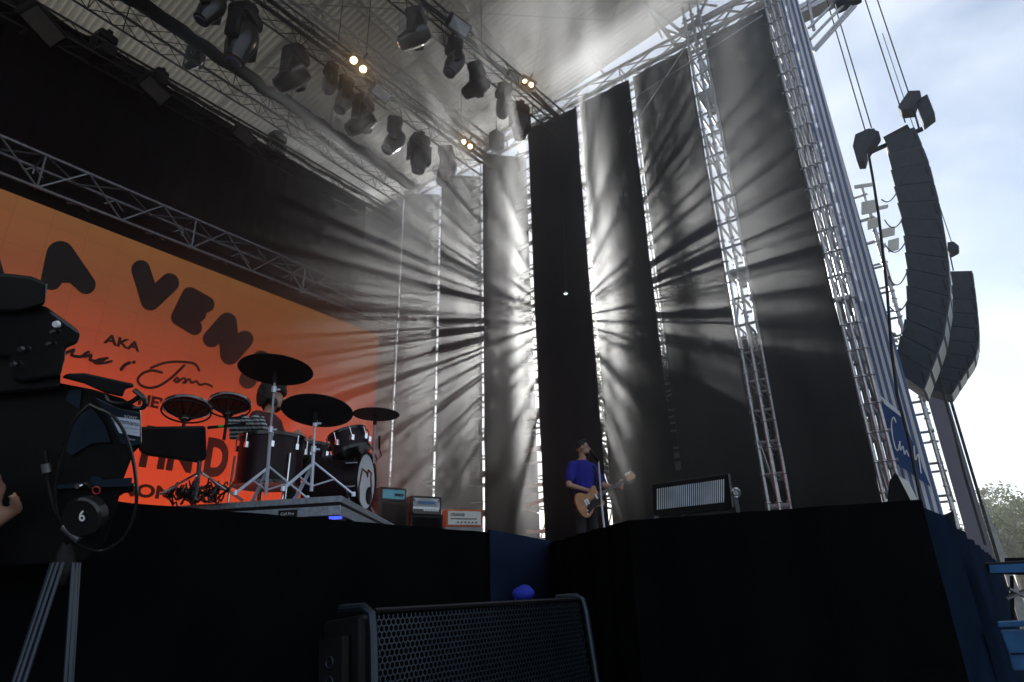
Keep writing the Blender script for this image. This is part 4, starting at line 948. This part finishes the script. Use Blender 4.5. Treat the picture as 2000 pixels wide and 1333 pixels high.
for dd, w_ in ((-RT, .17), (RT, .3), (-FW, .25)):
    dd = V((dd.x, dd.y, 0)).normalized(); sd = V((-dd.y, dd.x, 0)) * .022; f_ = V((c.x, c.y, 0)) + dd * w_
    o = MB(); q_ = c.lerp(f_, .62)
    for s_ in (-1, 1): o.tube(c + dd * .02 + sd * s_ * .4, q_ + sd * s_ * .5, .0035, 8)
    o.tube(c + dd * .02, f_, .0045, 8); o.box(q_, (.03, .03, .03)); o.build('leg', 'camblue', tr, True)
# operator
op = thing('person', 'camera operator at the left edge, only a closed hand on the pan bar in view', 'person', (D(-230, 1333, 1.35).x, D(-230, 1333, 1.35).y, 0))
b = MB(); W_ = D(-58, 1056, 1.12)
hand(b, W_, UPV * .95 + RT * .1, RT * .75 + FW * .5, -FW * .8 + RT * .3, 1.05)
E_ = D(-120, 1180, 1.18); S_ = D(-260, 880, 1.15); caps(b, W_, E_, .028, .042); caps(b, E_, S_, .045, .055)
bx_ = V((op.location.x, op.location.y, 0)); caps(b, S_, bx_ + V((0, 0, 1.42)), .06, .08); caps(b, bx_ + V((0, 0, 1.38)), bx_ + V((0, 0, 1.0)), .16, .15); caps(b, bx_ + V((0, 0, 1.45)), bx_ + V((0, 0, 1.6)), .055, .05)
h = MB(); head(b, h, bx_ + V((0, 0, 1.68)), R(150))
for s_ in (-1, 1): caps(b, bx_ + V((s_ * .09, 0, .95)), bx_ + V((s_ * .1, 0, .5)), .09, .065); caps(b, bx_ + V((s_ * .1, 0, .5)), bx_ + V((s_ * .1, 0, .08)), .06, .045); caps(b, bx_ + V((s_ * .1, 0, .05)), bx_ + V((s_ * .1, .15, .04)), .045, .035)
caps(b, bx_ + V((-.2, 0, 1.4)), bx_ + V((-.28, 0, 1.1)), .055, .045); caps(b, bx_ + V((-.28, 0, 1.1)), bx_ + V((-.25, .2, 1.0)), .042, .03)
fuse(b, 'body', 'skin', op, .008, world=True); fuse(h, 'hair', 'hair', op, .012, world=True)
b = MB(); caps(b, bx_ + V((0, 0, 1.38)), bx_ + V((0, 0, .98)), .175, .165); caps(b, bx_ + V((-.17, 0, 1.4)), bx_ + V((.17, 0, 1.4)), .08, .08); caps(b, S_, S_.lerp(E_, .6), .075, .07); caps(b, S_, bx_ + V((0, 0, 1.4)), .08, .1)
fuse(b, 'shirt', 'black', op, .013, world=True)
b = MB()
for s_ in (-1, 1): caps(b, bx_ + V((s_ * .09, 0, .95)), bx_ + V((s_ * .1, 0, .5)), .105, .08); caps(b, bx_ + V((s_ * .1, 0, .5)), bx_ + V((s_ * .1, 0, .1)), .08, .06)
fuse(b, 'trousers', 'trousers', op, .013, world=True)
#@PART3

# ---------------------------------------------------------------- outside the wall on the right
BX = WX + .35
def pleats(name, X, yt0, yt1, yb0, yb1, z0, z1, nf, m, parent=None, amp=.05):
    mb = MB(); nn = nf * 8; rows = 30; vs = []
    for i in range(nn + 1):
        for j in range(rows + 1):
            f_ = i / nn; g_ = j / rows; z = z0 + (z1 - z0) * g_; y = (yb0 + (yb1 - yb0) * f_) * (1 - g_) + (yt0 + (yt1 - yt0) * f_) * g_
            vs.append((X + amp * math.sin(f_ * nf * 2 * math.pi) + .02 * noise.noise(V((f_ * 6, z * .5, 3))), y, z))
    mb.add(vs, [(i * (rows + 1) + j, (i + 1) * (rows + 1) + j, (i + 1) * (rows + 1) + j + 1, i * (rows + 1) + j + 1) for i in range(nn) for j in range(rows)])
    return mb.build(name, m, parent, True)
bm_ = mat('striped_banner', (.5, .5, .5), .7, trans=.45); t = bm_.node_tree; M['stripes'] = bm_
tc = t.nodes.new('ShaderNodeTexCoord'); sp = t.nodes.new('ShaderNodeSeparateXYZ'); t.links.new(tc.outputs['Object'], sp.inputs[0])
mu = t.nodes.new('ShaderNodeMath'); mu.operation = 'MULTIPLY'; mu.inputs[1].default_value = 10.5; t.links.new(sp.outputs['Y'], mu.inputs[0])
fr_ = t.nodes.new('ShaderNodeMath'); fr_.operation = 'FRACT'; t.links.new(mu.outputs[0], fr_.inputs[0])
rp = t.nodes.new('ShaderNodeValToRGB'); rp.color_ramp.interpolation = 'CONSTANT'; rp.color_ramp.elements[0].color = (.60, .60, .62, 1); rp.color_ramp.elements[1].position = .5; rp.color_ramp.elements[1].color = (.10, .15, .30, 1)
t.links.new(fr_.outputs[0], rp.inputs[0])
for nd in t.nodes:
    if nd.type == 'BSDF_PRINCIPLED': t.links.new(rp.outputs[0], nd.inputs['Base Color'])
    if nd.type == 'BSDF_TRANSLUCENT': t.links.new(rp.outputs[0], nd.inputs['Color'])
bn = thing('banner', 'tall striped white and blue banner with a blue field and white script at its foot', 'banner', (BX, .7, 0))
pleats('striped_cloth', BX, .90, .55, .93, .44, 1.7, 15.2, 5, 'stripes', bn, .012)
bp_ = [P(x, y, X=BX - .07) for x, y in ((1713, 778), (1764, 818), (1818, 952), (1751, 906))]
MB().prism(bp_, (.004, 0, 0)).build('blue_field', 'bluepanel', bn)
wk = mat('white_script', (.75, .76, .8), .6); sb_ = MB()
for pts in ([(1750, 826), (1745, 815), (1741, 828), (1743, 852), (1749, 876), (1754, 880), (1756, 868)], [(1757, 862), (1759, 880), (1763, 872), (1767, 888), (1770, 880), (1775, 892)], [(1785, 871), (1788, 899), (1793, 887), (1797, 912), (1799, 925)]):
    q = [P(x, y, X=BX - .08) for x, y in smooth(pts)]; sb_.path(q, .010, 5)
sb_.build('script', wk, bn)
MB().prism([P(x, y, X=BX - .07) for x, y in ((1716, 770), (1766, 812), (1764, 818), (1713, 778))], (.004, 0, 0)).build('white_band', 'white', bn)
for x0 in (1757, 1775, 1792):
    pass
rp_ = thing('cable', 'thick dark cable running down in front of the striped banner', 'cable', P(1800, 990, X=WX - .1))
MB().path([P(x, y, X=WX - .1) for x, y in ((1696, 300), (1704, 345), (1716, 420), (1732, 560), (1741, 680), (1752, 770), (1775, 860), (1800, 985))], .024, 8).build('cable_body', 'black', rp_, True)
o = MB()
for k in range(7): o.path([P(1741 + k * 1.0 + 6 * math.sin(j), 690 + 12 * k + 0 * j - j * 16, X=WX - .12) for j in range(4)], .01, 4) if False else None
for (xa, ya, xb, yb, sag) in ((1728, 430, 1766, 420, 20), (1730, 480, 1770, 470, 18), (1735, 540, 1772, 530, 22), (1738, 600, 1776, 580, 18), (1742, 650, 1768, 640, 12), (1722, 390, 1762, 350, 20)):
    o.path([P(xa + (xb - xa) * j / 8, ya + (yb - ya) * j / 8 + sag * 4 * (j / 8) * (1 - j / 8), X=WX + .3 + j * .2) for j in range(9)], .012, 4)
o.build('swag', 'black', rp_, True)
yy0, yy1 = P(1862, 1005, X=16.5).y, P(1805, 1000, X=16.5).y
scaffold('pale hazy scaffold tower behind the hanging loudspeakers, lattice against the sky', 16.5, 17.9, yy0, yy1, 0, P(1668, 370, X=16.5).z, m='steel', group=None, rad=.035, step=.7)
ou_ = thing('outrigger', 'scaffold rails sticking out into the sky at the top right of the wall', 'scaffold', P(1588, 100, X=WX + .6))
for a_, c_ in (((1553, 0), (1587, 100)), ((1578, 0), (1590, 60)), ((1572, 55), (1587, 100)), ((1579, 56), (1628, 8)), ((1583, 77), (1652, 5)), ((1586, 100), (1664, 12)), ((1590, 102), (1671, 12)), ((1560, 20), (1620, -18))):
    MB().tube(P(*a_, X=WX + .6), P(*c_, X=WX + .7), .035, 6).build('rail', 'steel', ou_, True)
MB().box(P(1655, -2, X=WX + .7), (.35, .5, .3)).build('box', 'array', ou_, bev=.03)
# boards
vb = thing('side_board', 'tall greyish violet board standing far behind the loudspeakers', 'board', (20, .2, 0))
q0, q1, q2, q3 = P(1806, 760, X=20), P(1850, 776, X=20), P(1932, 1075, X=20), P(1884, 1050, X=20)
zt_ = 8.0; MB().prism([(20, q1.y, 0), (20, q0.y, 0), (20, q0.y, zt_), (20, q1.y, zt_)], (.12, 0, 0)).build('panel', 'violet', vb)
MB().prism([(19.98, q1.y - .02, 0), (19.98, q1.y - .09, 0), (19.98, q1.y - .09, zt_), (19.98, q1.y - .02, zt_)], (.05, 0, 0)).build('edge_post', 'black', vb)
MB().prism([(20.3, q1.y - .1, 0), (20.3, q1.y - .38, 0), (20.3, q1.y - .1, 3.6)], (.05, 0, 0)).build('side_sheet', 'grey', vb)
# ---------------------------------------------------------------- hanging loudspeaker arrays
def interp(pts, t):
    L = [0]
    for i in range(len(pts) - 1): L.append(L[-1] + math.dist(pts[i], pts[i + 1]))
    d = t * L[-1]
    for i in range(len(pts) - 1):
        if d <= L[i + 1] + 1e-9: f_ = (d - L[i]) / (L[i + 1] - L[i]); return tuple(pts[i][c] + (pts[i + 1][c] - pts[i][c]) * f_ for c in (0, 1))
    return pts[-1]
def array(label, rear, front, X, dep, nb_, jag=.03):
    top = P(*front[0], X=X); t = thing('line_array', label, 'loudspeaker', top, 0, 'curved stacks of hanging loudspeakers')
    for k in range(nb_):
        a_, b2 = interp(rear, k / nb_), interp(rear, (k + .985) / nb_); c_, d_ = interp(front, k / nb_), interp(front, (k + .985) / nb_)
        pts = [P(*q, X=X) for q in (a_, c_, d_, b2)]; mid = (pts[0] + pts[1]) / 2
        pts[3] = pts[3] + (pts[3] - pts[2]).normalized() * -jag
        o = MB(); o.prism(pts, (dep, 0, 0)); ob = o.build('cabinet', 'array', t, bev=.012)
        gq = [pts[1].lerp(pts[2], .12), pts[1].lerp(pts[2], .88)]; dirn = (pts[1] - pts[0]).normalized()
        MB().prism([gq[0] + V((.06, 0, 0)), gq[1] + V((.06, 0, 0)), gq[1] + V((.06, 0, 0)) + dirn * .012, gq[0] + V((.06, 0, 0)) + dirn * .012], (dep - .12, 0, 0)).build('grille', 'mesh', ob)
        o = MB(); o.box(pts[1].lerp(pts[2], .5).lerp(pts[0], .1) + V((-.012, 0, 0)), (.02, .03, .22)); o.build('rigging_plate', 'black', ob)
    return t
t = array('long curved loudspeaker array hanging nearest the stage, hooked inwards at its foot', [(1728, 268), (1742, 350), (1763, 450), (1770, 540), (1767, 620), (1752, 680), (1731, 712)], [(1786, 248), (1812, 310), (1835, 400), (1850, 490), (1855, 580), (1842, 660), (1803, 762)], 14, 1.15, 14)
bar = P(1757, 262, X=14); MB().prism([P(1725, 268, X=14.2), P(1772, 243, X=14.2), P(1782, 258, X=14.2), P(1728, 276, X=14.2)], (.8, 0, 0)).build('top_frame', 'black', t)
MB().tube(P(1688, 303, X=14.4), P(1802, 252, X=14.4), .055, 8).build('rigging_bar', 'black', t, True)
array('shorter loudspeaker array hanging at the far right behind the long one', [(1856, 530), (1858, 600), (1852, 660), (1836, 710), (1800, 756)], [(1899, 529), (1907, 590), (1912, 640), (1910, 690), (1856, 772)], 16.4, .9, 9)
def hoist(label, quads, X, cabs, ring_):
    t = thing('chain_hoist', label, 'hoist', P(*cabs[0][1], X=X), 0, 'hoists above the loudspeaker array')
    for k, q in enumerate(quads): MB().prism([P(x, y, X=X + .15 * k) for x, y in q], (.35, 0, 0)).build('motor_body' if k == 0 else 'chain_bag', 'array', t, bev=.02)
    for a_, c_ in cabs:
        e_ = P(*c_, X=X + .2); MB().tube(e_, (e_.x, e_.y, 15.5), .014, 5).build('steel_cable', 'black', t, True)
    MB().tube(P(*ring_[0], X=X + .2), P(*ring_[1], X=X + .2), .02, 6).build('hook', 'black', t, True)
hoist('dark chain hoist with angular bag, left above the long loudspeaker array', [[(1670, 262), (1697, 250), (1717, 256), (1716, 262), (1697, 290), (1692, 296), (1687, 316), (1674, 317), (1665, 285)], [(1690, 252), (1708, 250), (1712, 262), (1700, 275)]], 14, [((1605, 0), (1690, 256)), ((1628, 0), (1702, 250))], ((1698, 285), (1700, 305)))
hoist('dark chain hoist with angular bag, right at the very top of the long loudspeaker array', [[(1774, 177), (1797, 176), (1799, 186), (1789, 197), (1784, 213), (1760, 216), (1753, 208)], [(1789, 196), (1811, 183), (1826, 221), (1803, 239), (1797, 225)]], 14, [((1695, 0), (1768, 240)), ((1722, 0), (1774, 180))], ((1784, 213), (1796, 255)))
hk = thing('hoist_hook', 'small dark hoist above the far right loudspeaker array', 'hoist', P(1860, 485, X=16.4)); MB().prism([P(x, y, X=16.4) for x, y in ((1850, 473), (1862, 471), (1873, 480), (1872, 487), (1855, 496), (1850, 488))], (.3, 0, 0)).build('body', 'array', hk, bev=.02); MB().tube(P(1855, 496, X=16.5), P(1862, 529, X=16.5), .015).build('hook', 'black', hk)
tl_ = P(1858, 472, X=16.5); MB().tube(tl_, (tl_.x, tl_.y, 15.5), .01, 5).build('steel_cable', 'array', hk)
ct = thing('tie_rope', 'thin dark rope hanging from the long loudspeaker array towards the stage corner', 'rope', P(1860, 780, X=16)); MB().path([P(x, y, X=16.2) for x, y in ((1835, 742), (1843, 770), (1860, 830), (1885, 930), (1925, 1065))], .03, 6).build('strand', 'black', ct, True)
pb_ = thing('rigging_beam', 'steel beam above the frame carrying the loudspeaker hoists', 'beam', (14.6, 0, 15.6)); MB().box((14.6, -.6, 15.65), (.4, 5.5, .3)).build('beam', 'steel', pb_)
MB().tube((14.6, 1.9, 0), (14.6, 1.9, 15.5), .12, 10).build('post', 'steel', pb_, True)
# floods hanging in front of the lattice tower
for k, (x, y, w_, h_) in enumerate(((1688, 362, 40, 8), (1697, 395, 30, 26), (1722, 405, 26, 8), (1705, 430, 22, 20), (1735, 448, 26, 18), (1745, 470, 22, 24), (1722, 480, 16, 10))):
    tag(MB().slab([(x - w_ / 2, y), (x + w_ / 2, y - 6), (x + w_ / 2, y + h_ - 6), (x - w_ / 2, y + h_)], 15.5, .3).build('bracket_box', 'ampface', None, bev=.02), 'haze-pale box or bracket fixed to the hazy lattice tower', 'bracket', 'boxes fixed on the lattice tower')  # pale colour stands in for haze over the boxes
# things on the thrust corner
wd = thing('floor_monitor', 'black wedge with a pale lit sheet on its slope at the stage corner', 'loudspeaker', P(1765, 985, Z=S + .02))
MB().slab([(1732, 984), (1737, 940), (1748, 922), (1776, 952), (1808, 1002), (1790, 1000)], 5.0, .4).build('cabinet', 'black', wd, bev=.01)
MB().slab([(1754, 930), (1774, 940), (1800, 992), (1784, 988)], 4.96, .01).build('sheet', 'ampface', wd)
wd2 = thing('cable_ramp', 'black triangular block further along the stage corner edge', 'block', P(1855, 1010, Z=S + .02)); MB().slab([(1838, 1008), (1862, 998), (1868, 1030), (1875, 1048), (1855, 1030)], 7.5, .4).build('block', 'black', wd2)
cl_ = thing('shackle_chain', 'short bright chain and shackles on the stage corner edge', 'chain', P(1840, 1015, Z=S + .05))
o = MB()
for k in range(6): o.ring(D(1832 + 4 * k, 1008 + 7 * k, 6.0), FW if k % 2 else RT, .018, .005, 12)
o.build('link', 'chrome', cl_, True)
# flight cases at the lower right
fc = thing('flight_case', 'dark flight case with a blue and silver edge strip at the lower right', 'case', (*D(1970, 1180, 2.7).xy, 0))
MB().slab([(1922, 1100), (2060, 1092), (2060, 1125), (1930, 1122)], 2.6, .5).build('lid', 'black', fc, bev=.004); MB().slab([(1932, 1104), (2060, 1098), (2060, 1116), (1934, 1120)], 2.59, .02).build('edge_strip', 'bluecase', fc)
MB().slab([(1962, 1090), (2060, 1088), (2060, 1099), (1962, 1099)], 2.65, .3).build('tray', 'black', fc)
for x in (1972, 2050): MB().slab([(x, 1125), (x + 8, 1125), (x + 10, 1215), (x + 2, 1215)], 2.65, .05).build('leg', 'black', fc)
o = MB(); o.tube(D(1965, 1170, 2.62), D(2060, 1130, 2.62), .008); o.tube(D(1970, 1150, 2.62), D(2060, 1195, 2.62), .008); o.build('cross_tube', 'alu', fc, True)
fb = thing('equipment_case', 'scuffed blue equipment case in the lower right corner', 'case', (*D(1990, 1290, 2.2).xy, 0))
MB().slab([(1948, 1214), (2080, 1208), (2080, 1222), (1950, 1226)], 2.18, .5).build('lid', 'bluecase', fb, bev=.004); MB().slab([(1952, 1230), (2080, 1226), (2080, 1310), (1978, 1310), (1968, 1270)], 2.2, .5).build('body', 'bluecase', fb, bev=.006)
MB().slab([(1975, 1276), (2080, 1275), (2080, 1278), (1976, 1279)], 2.19, .02).build('seam', 'black', fb)
# ---------------------------------------------------------------- trees
def tree(label, base, hgt, cr, n_, seed):
    random.seed(seed); t = thing('tree', label, 'tree', base, 0, 'hazy trees at the right edge'); base = V(base)
    b = MB(); tips = []
    b.tube(base, base + V((0, 0, hgt * .55)), .22, 10, .13)
    for k in range(9):
        a_ = random.uniform(0, 6.28); p0 = base + V((0, 0, hgt * random.uniform(.3, .55))); p1 = base + V((math.cos(a_) * cr * random.uniform(.4, .8), math.sin(a_) * cr * random.uniform(.4, .8), hgt * random.uniform(.5, .9)))
        b.tube(p0, p1, .08, 6, .03); tips.append(p1)
    b.build('trunk', 'bark', t, True)
    c = MB()
    cl = [base + V((random.gauss(0, cr * .45), random.gauss(0, cr * .45), hgt * random.uniform(.38, 1.0))) for _ in range(26)] + tips
    for q in cl:
        rr = random.uniform(.35, .8) * cr * .45
        for _ in range(n_):
            d_ = V((random.gauss(0, 1), random.gauss(0, 1), random.gauss(0, .7))) * rr * .6; o_ = q + d_; u_ = V((random.gauss(0, 1), random.gauss(0, 1), random.gauss(0, 1))).normalized(); w_ = u_.orthogonal().normalized(); s_ = random.uniform(.10, .2)
            c.add([o_ - u_ * s_, o_ + w_ * s_ * .5, o_ + u_ * s_, o_ - w_ * s_ * .5], [(0, 1, 2, 3)])
    c.build('crown', 'leaf', t)
for k, (px_, top_, d_, cr, lab) in enumerate(((1990, 985, 40, 3.2, 'tall hazy tree at the right edge above the flight cases'), (1938, 960, 52, 2.6, 'paler hazy tree just right of the violet board'),
                                  (1962, 1020, 36, 2.0, 'lower bushy tree between the two hazy trees'), (2060, 1000, 44, 3.5, 'hazy tree cut off by the right edge'))):
    q = D(px_, top_, d_); tree(lab, (q.x, q.y, 0), q.z, cr, 110, 40 + k)
for k, (x_, y_, h_, cr, lab) in enumerate(((24, 9.0, 13.5, 3.0, 'tree outside behind the streaked drapes, glimpsed through the scaffold gap nearest the striped banner'),
                                  (26, 13.2, 14.5, 3.2, 'tree outside behind the drapes, glimpsed through the gap right of the guitarist'), (23, 4.6, 10.5, 2.6, 'lower tree outside behind the striped banner, glimpsed between scaffold tubes'))):
    tree(lab, (x_, y_, 0), h_, cr, 120, 70 + k)
# ---------------------------------------------------------------- haze and stage smoke
def volume(name, c, d, dens, g, col=(.95, .97, 1), noisy=None):
    o = MB().box(c, d).build(name, 'ground'); o.data.materials.clear()
    m = bpy.data.materials.new(name + '_air'); m.use_nodes = True; t = m.node_tree
    t.nodes.remove(t.nodes['Principled BSDF']); pv = t.nodes.new('ShaderNodeVolumePrincipled')
    pv.inputs['Density'].default_value = dens; pv.inputs['Anisotropy'].default_value = g; pv.inputs['Color'].default_value = (*col, 1)
    t.links.new(pv.outputs[0], t.nodes['Material Output'].inputs['Volume']); o.data.materials.append(m)
    if noisy:
        tc = t.nodes.new('ShaderNodeTexCoord'); n = t.nodes.new('ShaderNodeTexNoise'); n.inputs['Scale'].default_value = noisy; n.inputs['Detail'].default_value = 5; n.inputs['Distortion'].default_value = .5
        mp = t.nodes.new('ShaderNodeMapping'); mp.inputs['Scale'].default_value = (1, 1, .45); t.links.new(tc.outputs['Object'], mp.inputs[0]); t.links.new(mp.outputs[0], n.inputs['Vector'])
        r_ = t.nodes.new('ShaderNodeMapRange'); r_.inputs[1].default_value = .38; r_.inputs[2].default_value = .66; r_.inputs[3].default_value = dens * .15; r_.inputs[4].default_value = dens * 2.2
        t.links.new(n.outputs['Fac'], r_.inputs[0]); last = r_.outputs[0]
        sp = t.nodes.new('ShaderNodeSeparateXYZ'); t.links.new(tc.outputs['Object'], sp.inputs[0])
        for ax, a0, a1 in (('X', 1.8, 8.2), ('Y', .3, 2.4), ('Z', 1.8, 3.0), ('W', 7.8, 10.9)):
            q = t.nodes.new('ShaderNodeMapRange'); q.interpolation_type = 'SMOOTHSTEP'; q.inputs[1].default_value = a0; q.inputs[2].default_value = a1
            if ax == 'Z': q.inputs[3].default_value = .25
            if ax == 'W':                          # thinner towards the front of the stage, thicker towards the back corner
                dt = t.nodes.new('ShaderNodeVectorMath'); dt.operation = 'DOT_PRODUCT'; dt.inputs[1].default_value = (1, 1.3, 0)
                t.links.new(tc.outputs['Object'], dt.inputs[0]); t.links.new(dt.outputs['Value'], q.inputs[0])
            else: t.links.new(sp.outputs[ax], q.inputs[0])
            mm = t.nodes.new('ShaderNodeMath'); mm.operation = 'MULTIPLY'
            t.links.new(last, mm.inputs[0]); t.links.new(q.outputs[0], mm.inputs[1]); last = mm.outputs[0]
        q = t.nodes.new('ShaderNodeMapRange'); q.inputs[1].default_value = 9.5; q.inputs[2].default_value = 13.5; q.inputs[3].default_value = 1; q.inputs[4].default_value = 1.6
        t.links.new(sp.outputs['Z'], q.inputs[0]); mm = t.nodes.new('ShaderNodeMath'); mm.operation = 'MULTIPLY'; t.links.new(last, mm.inputs[0]); t.links.new(q.outputs[0], mm.inputs[1]); last = mm.outputs[0]
        t.links.new(last, pv.inputs['Density'])
    return tag(o, kind='stuff')
volume('haze', (20, 5, 8.4), (210, 196, 19.4), .0016, .6)
volume('smoke', (7.1, 6.6, 8.7), (10.2, 15.6, 13.9), .06, .77, noisy=.45)
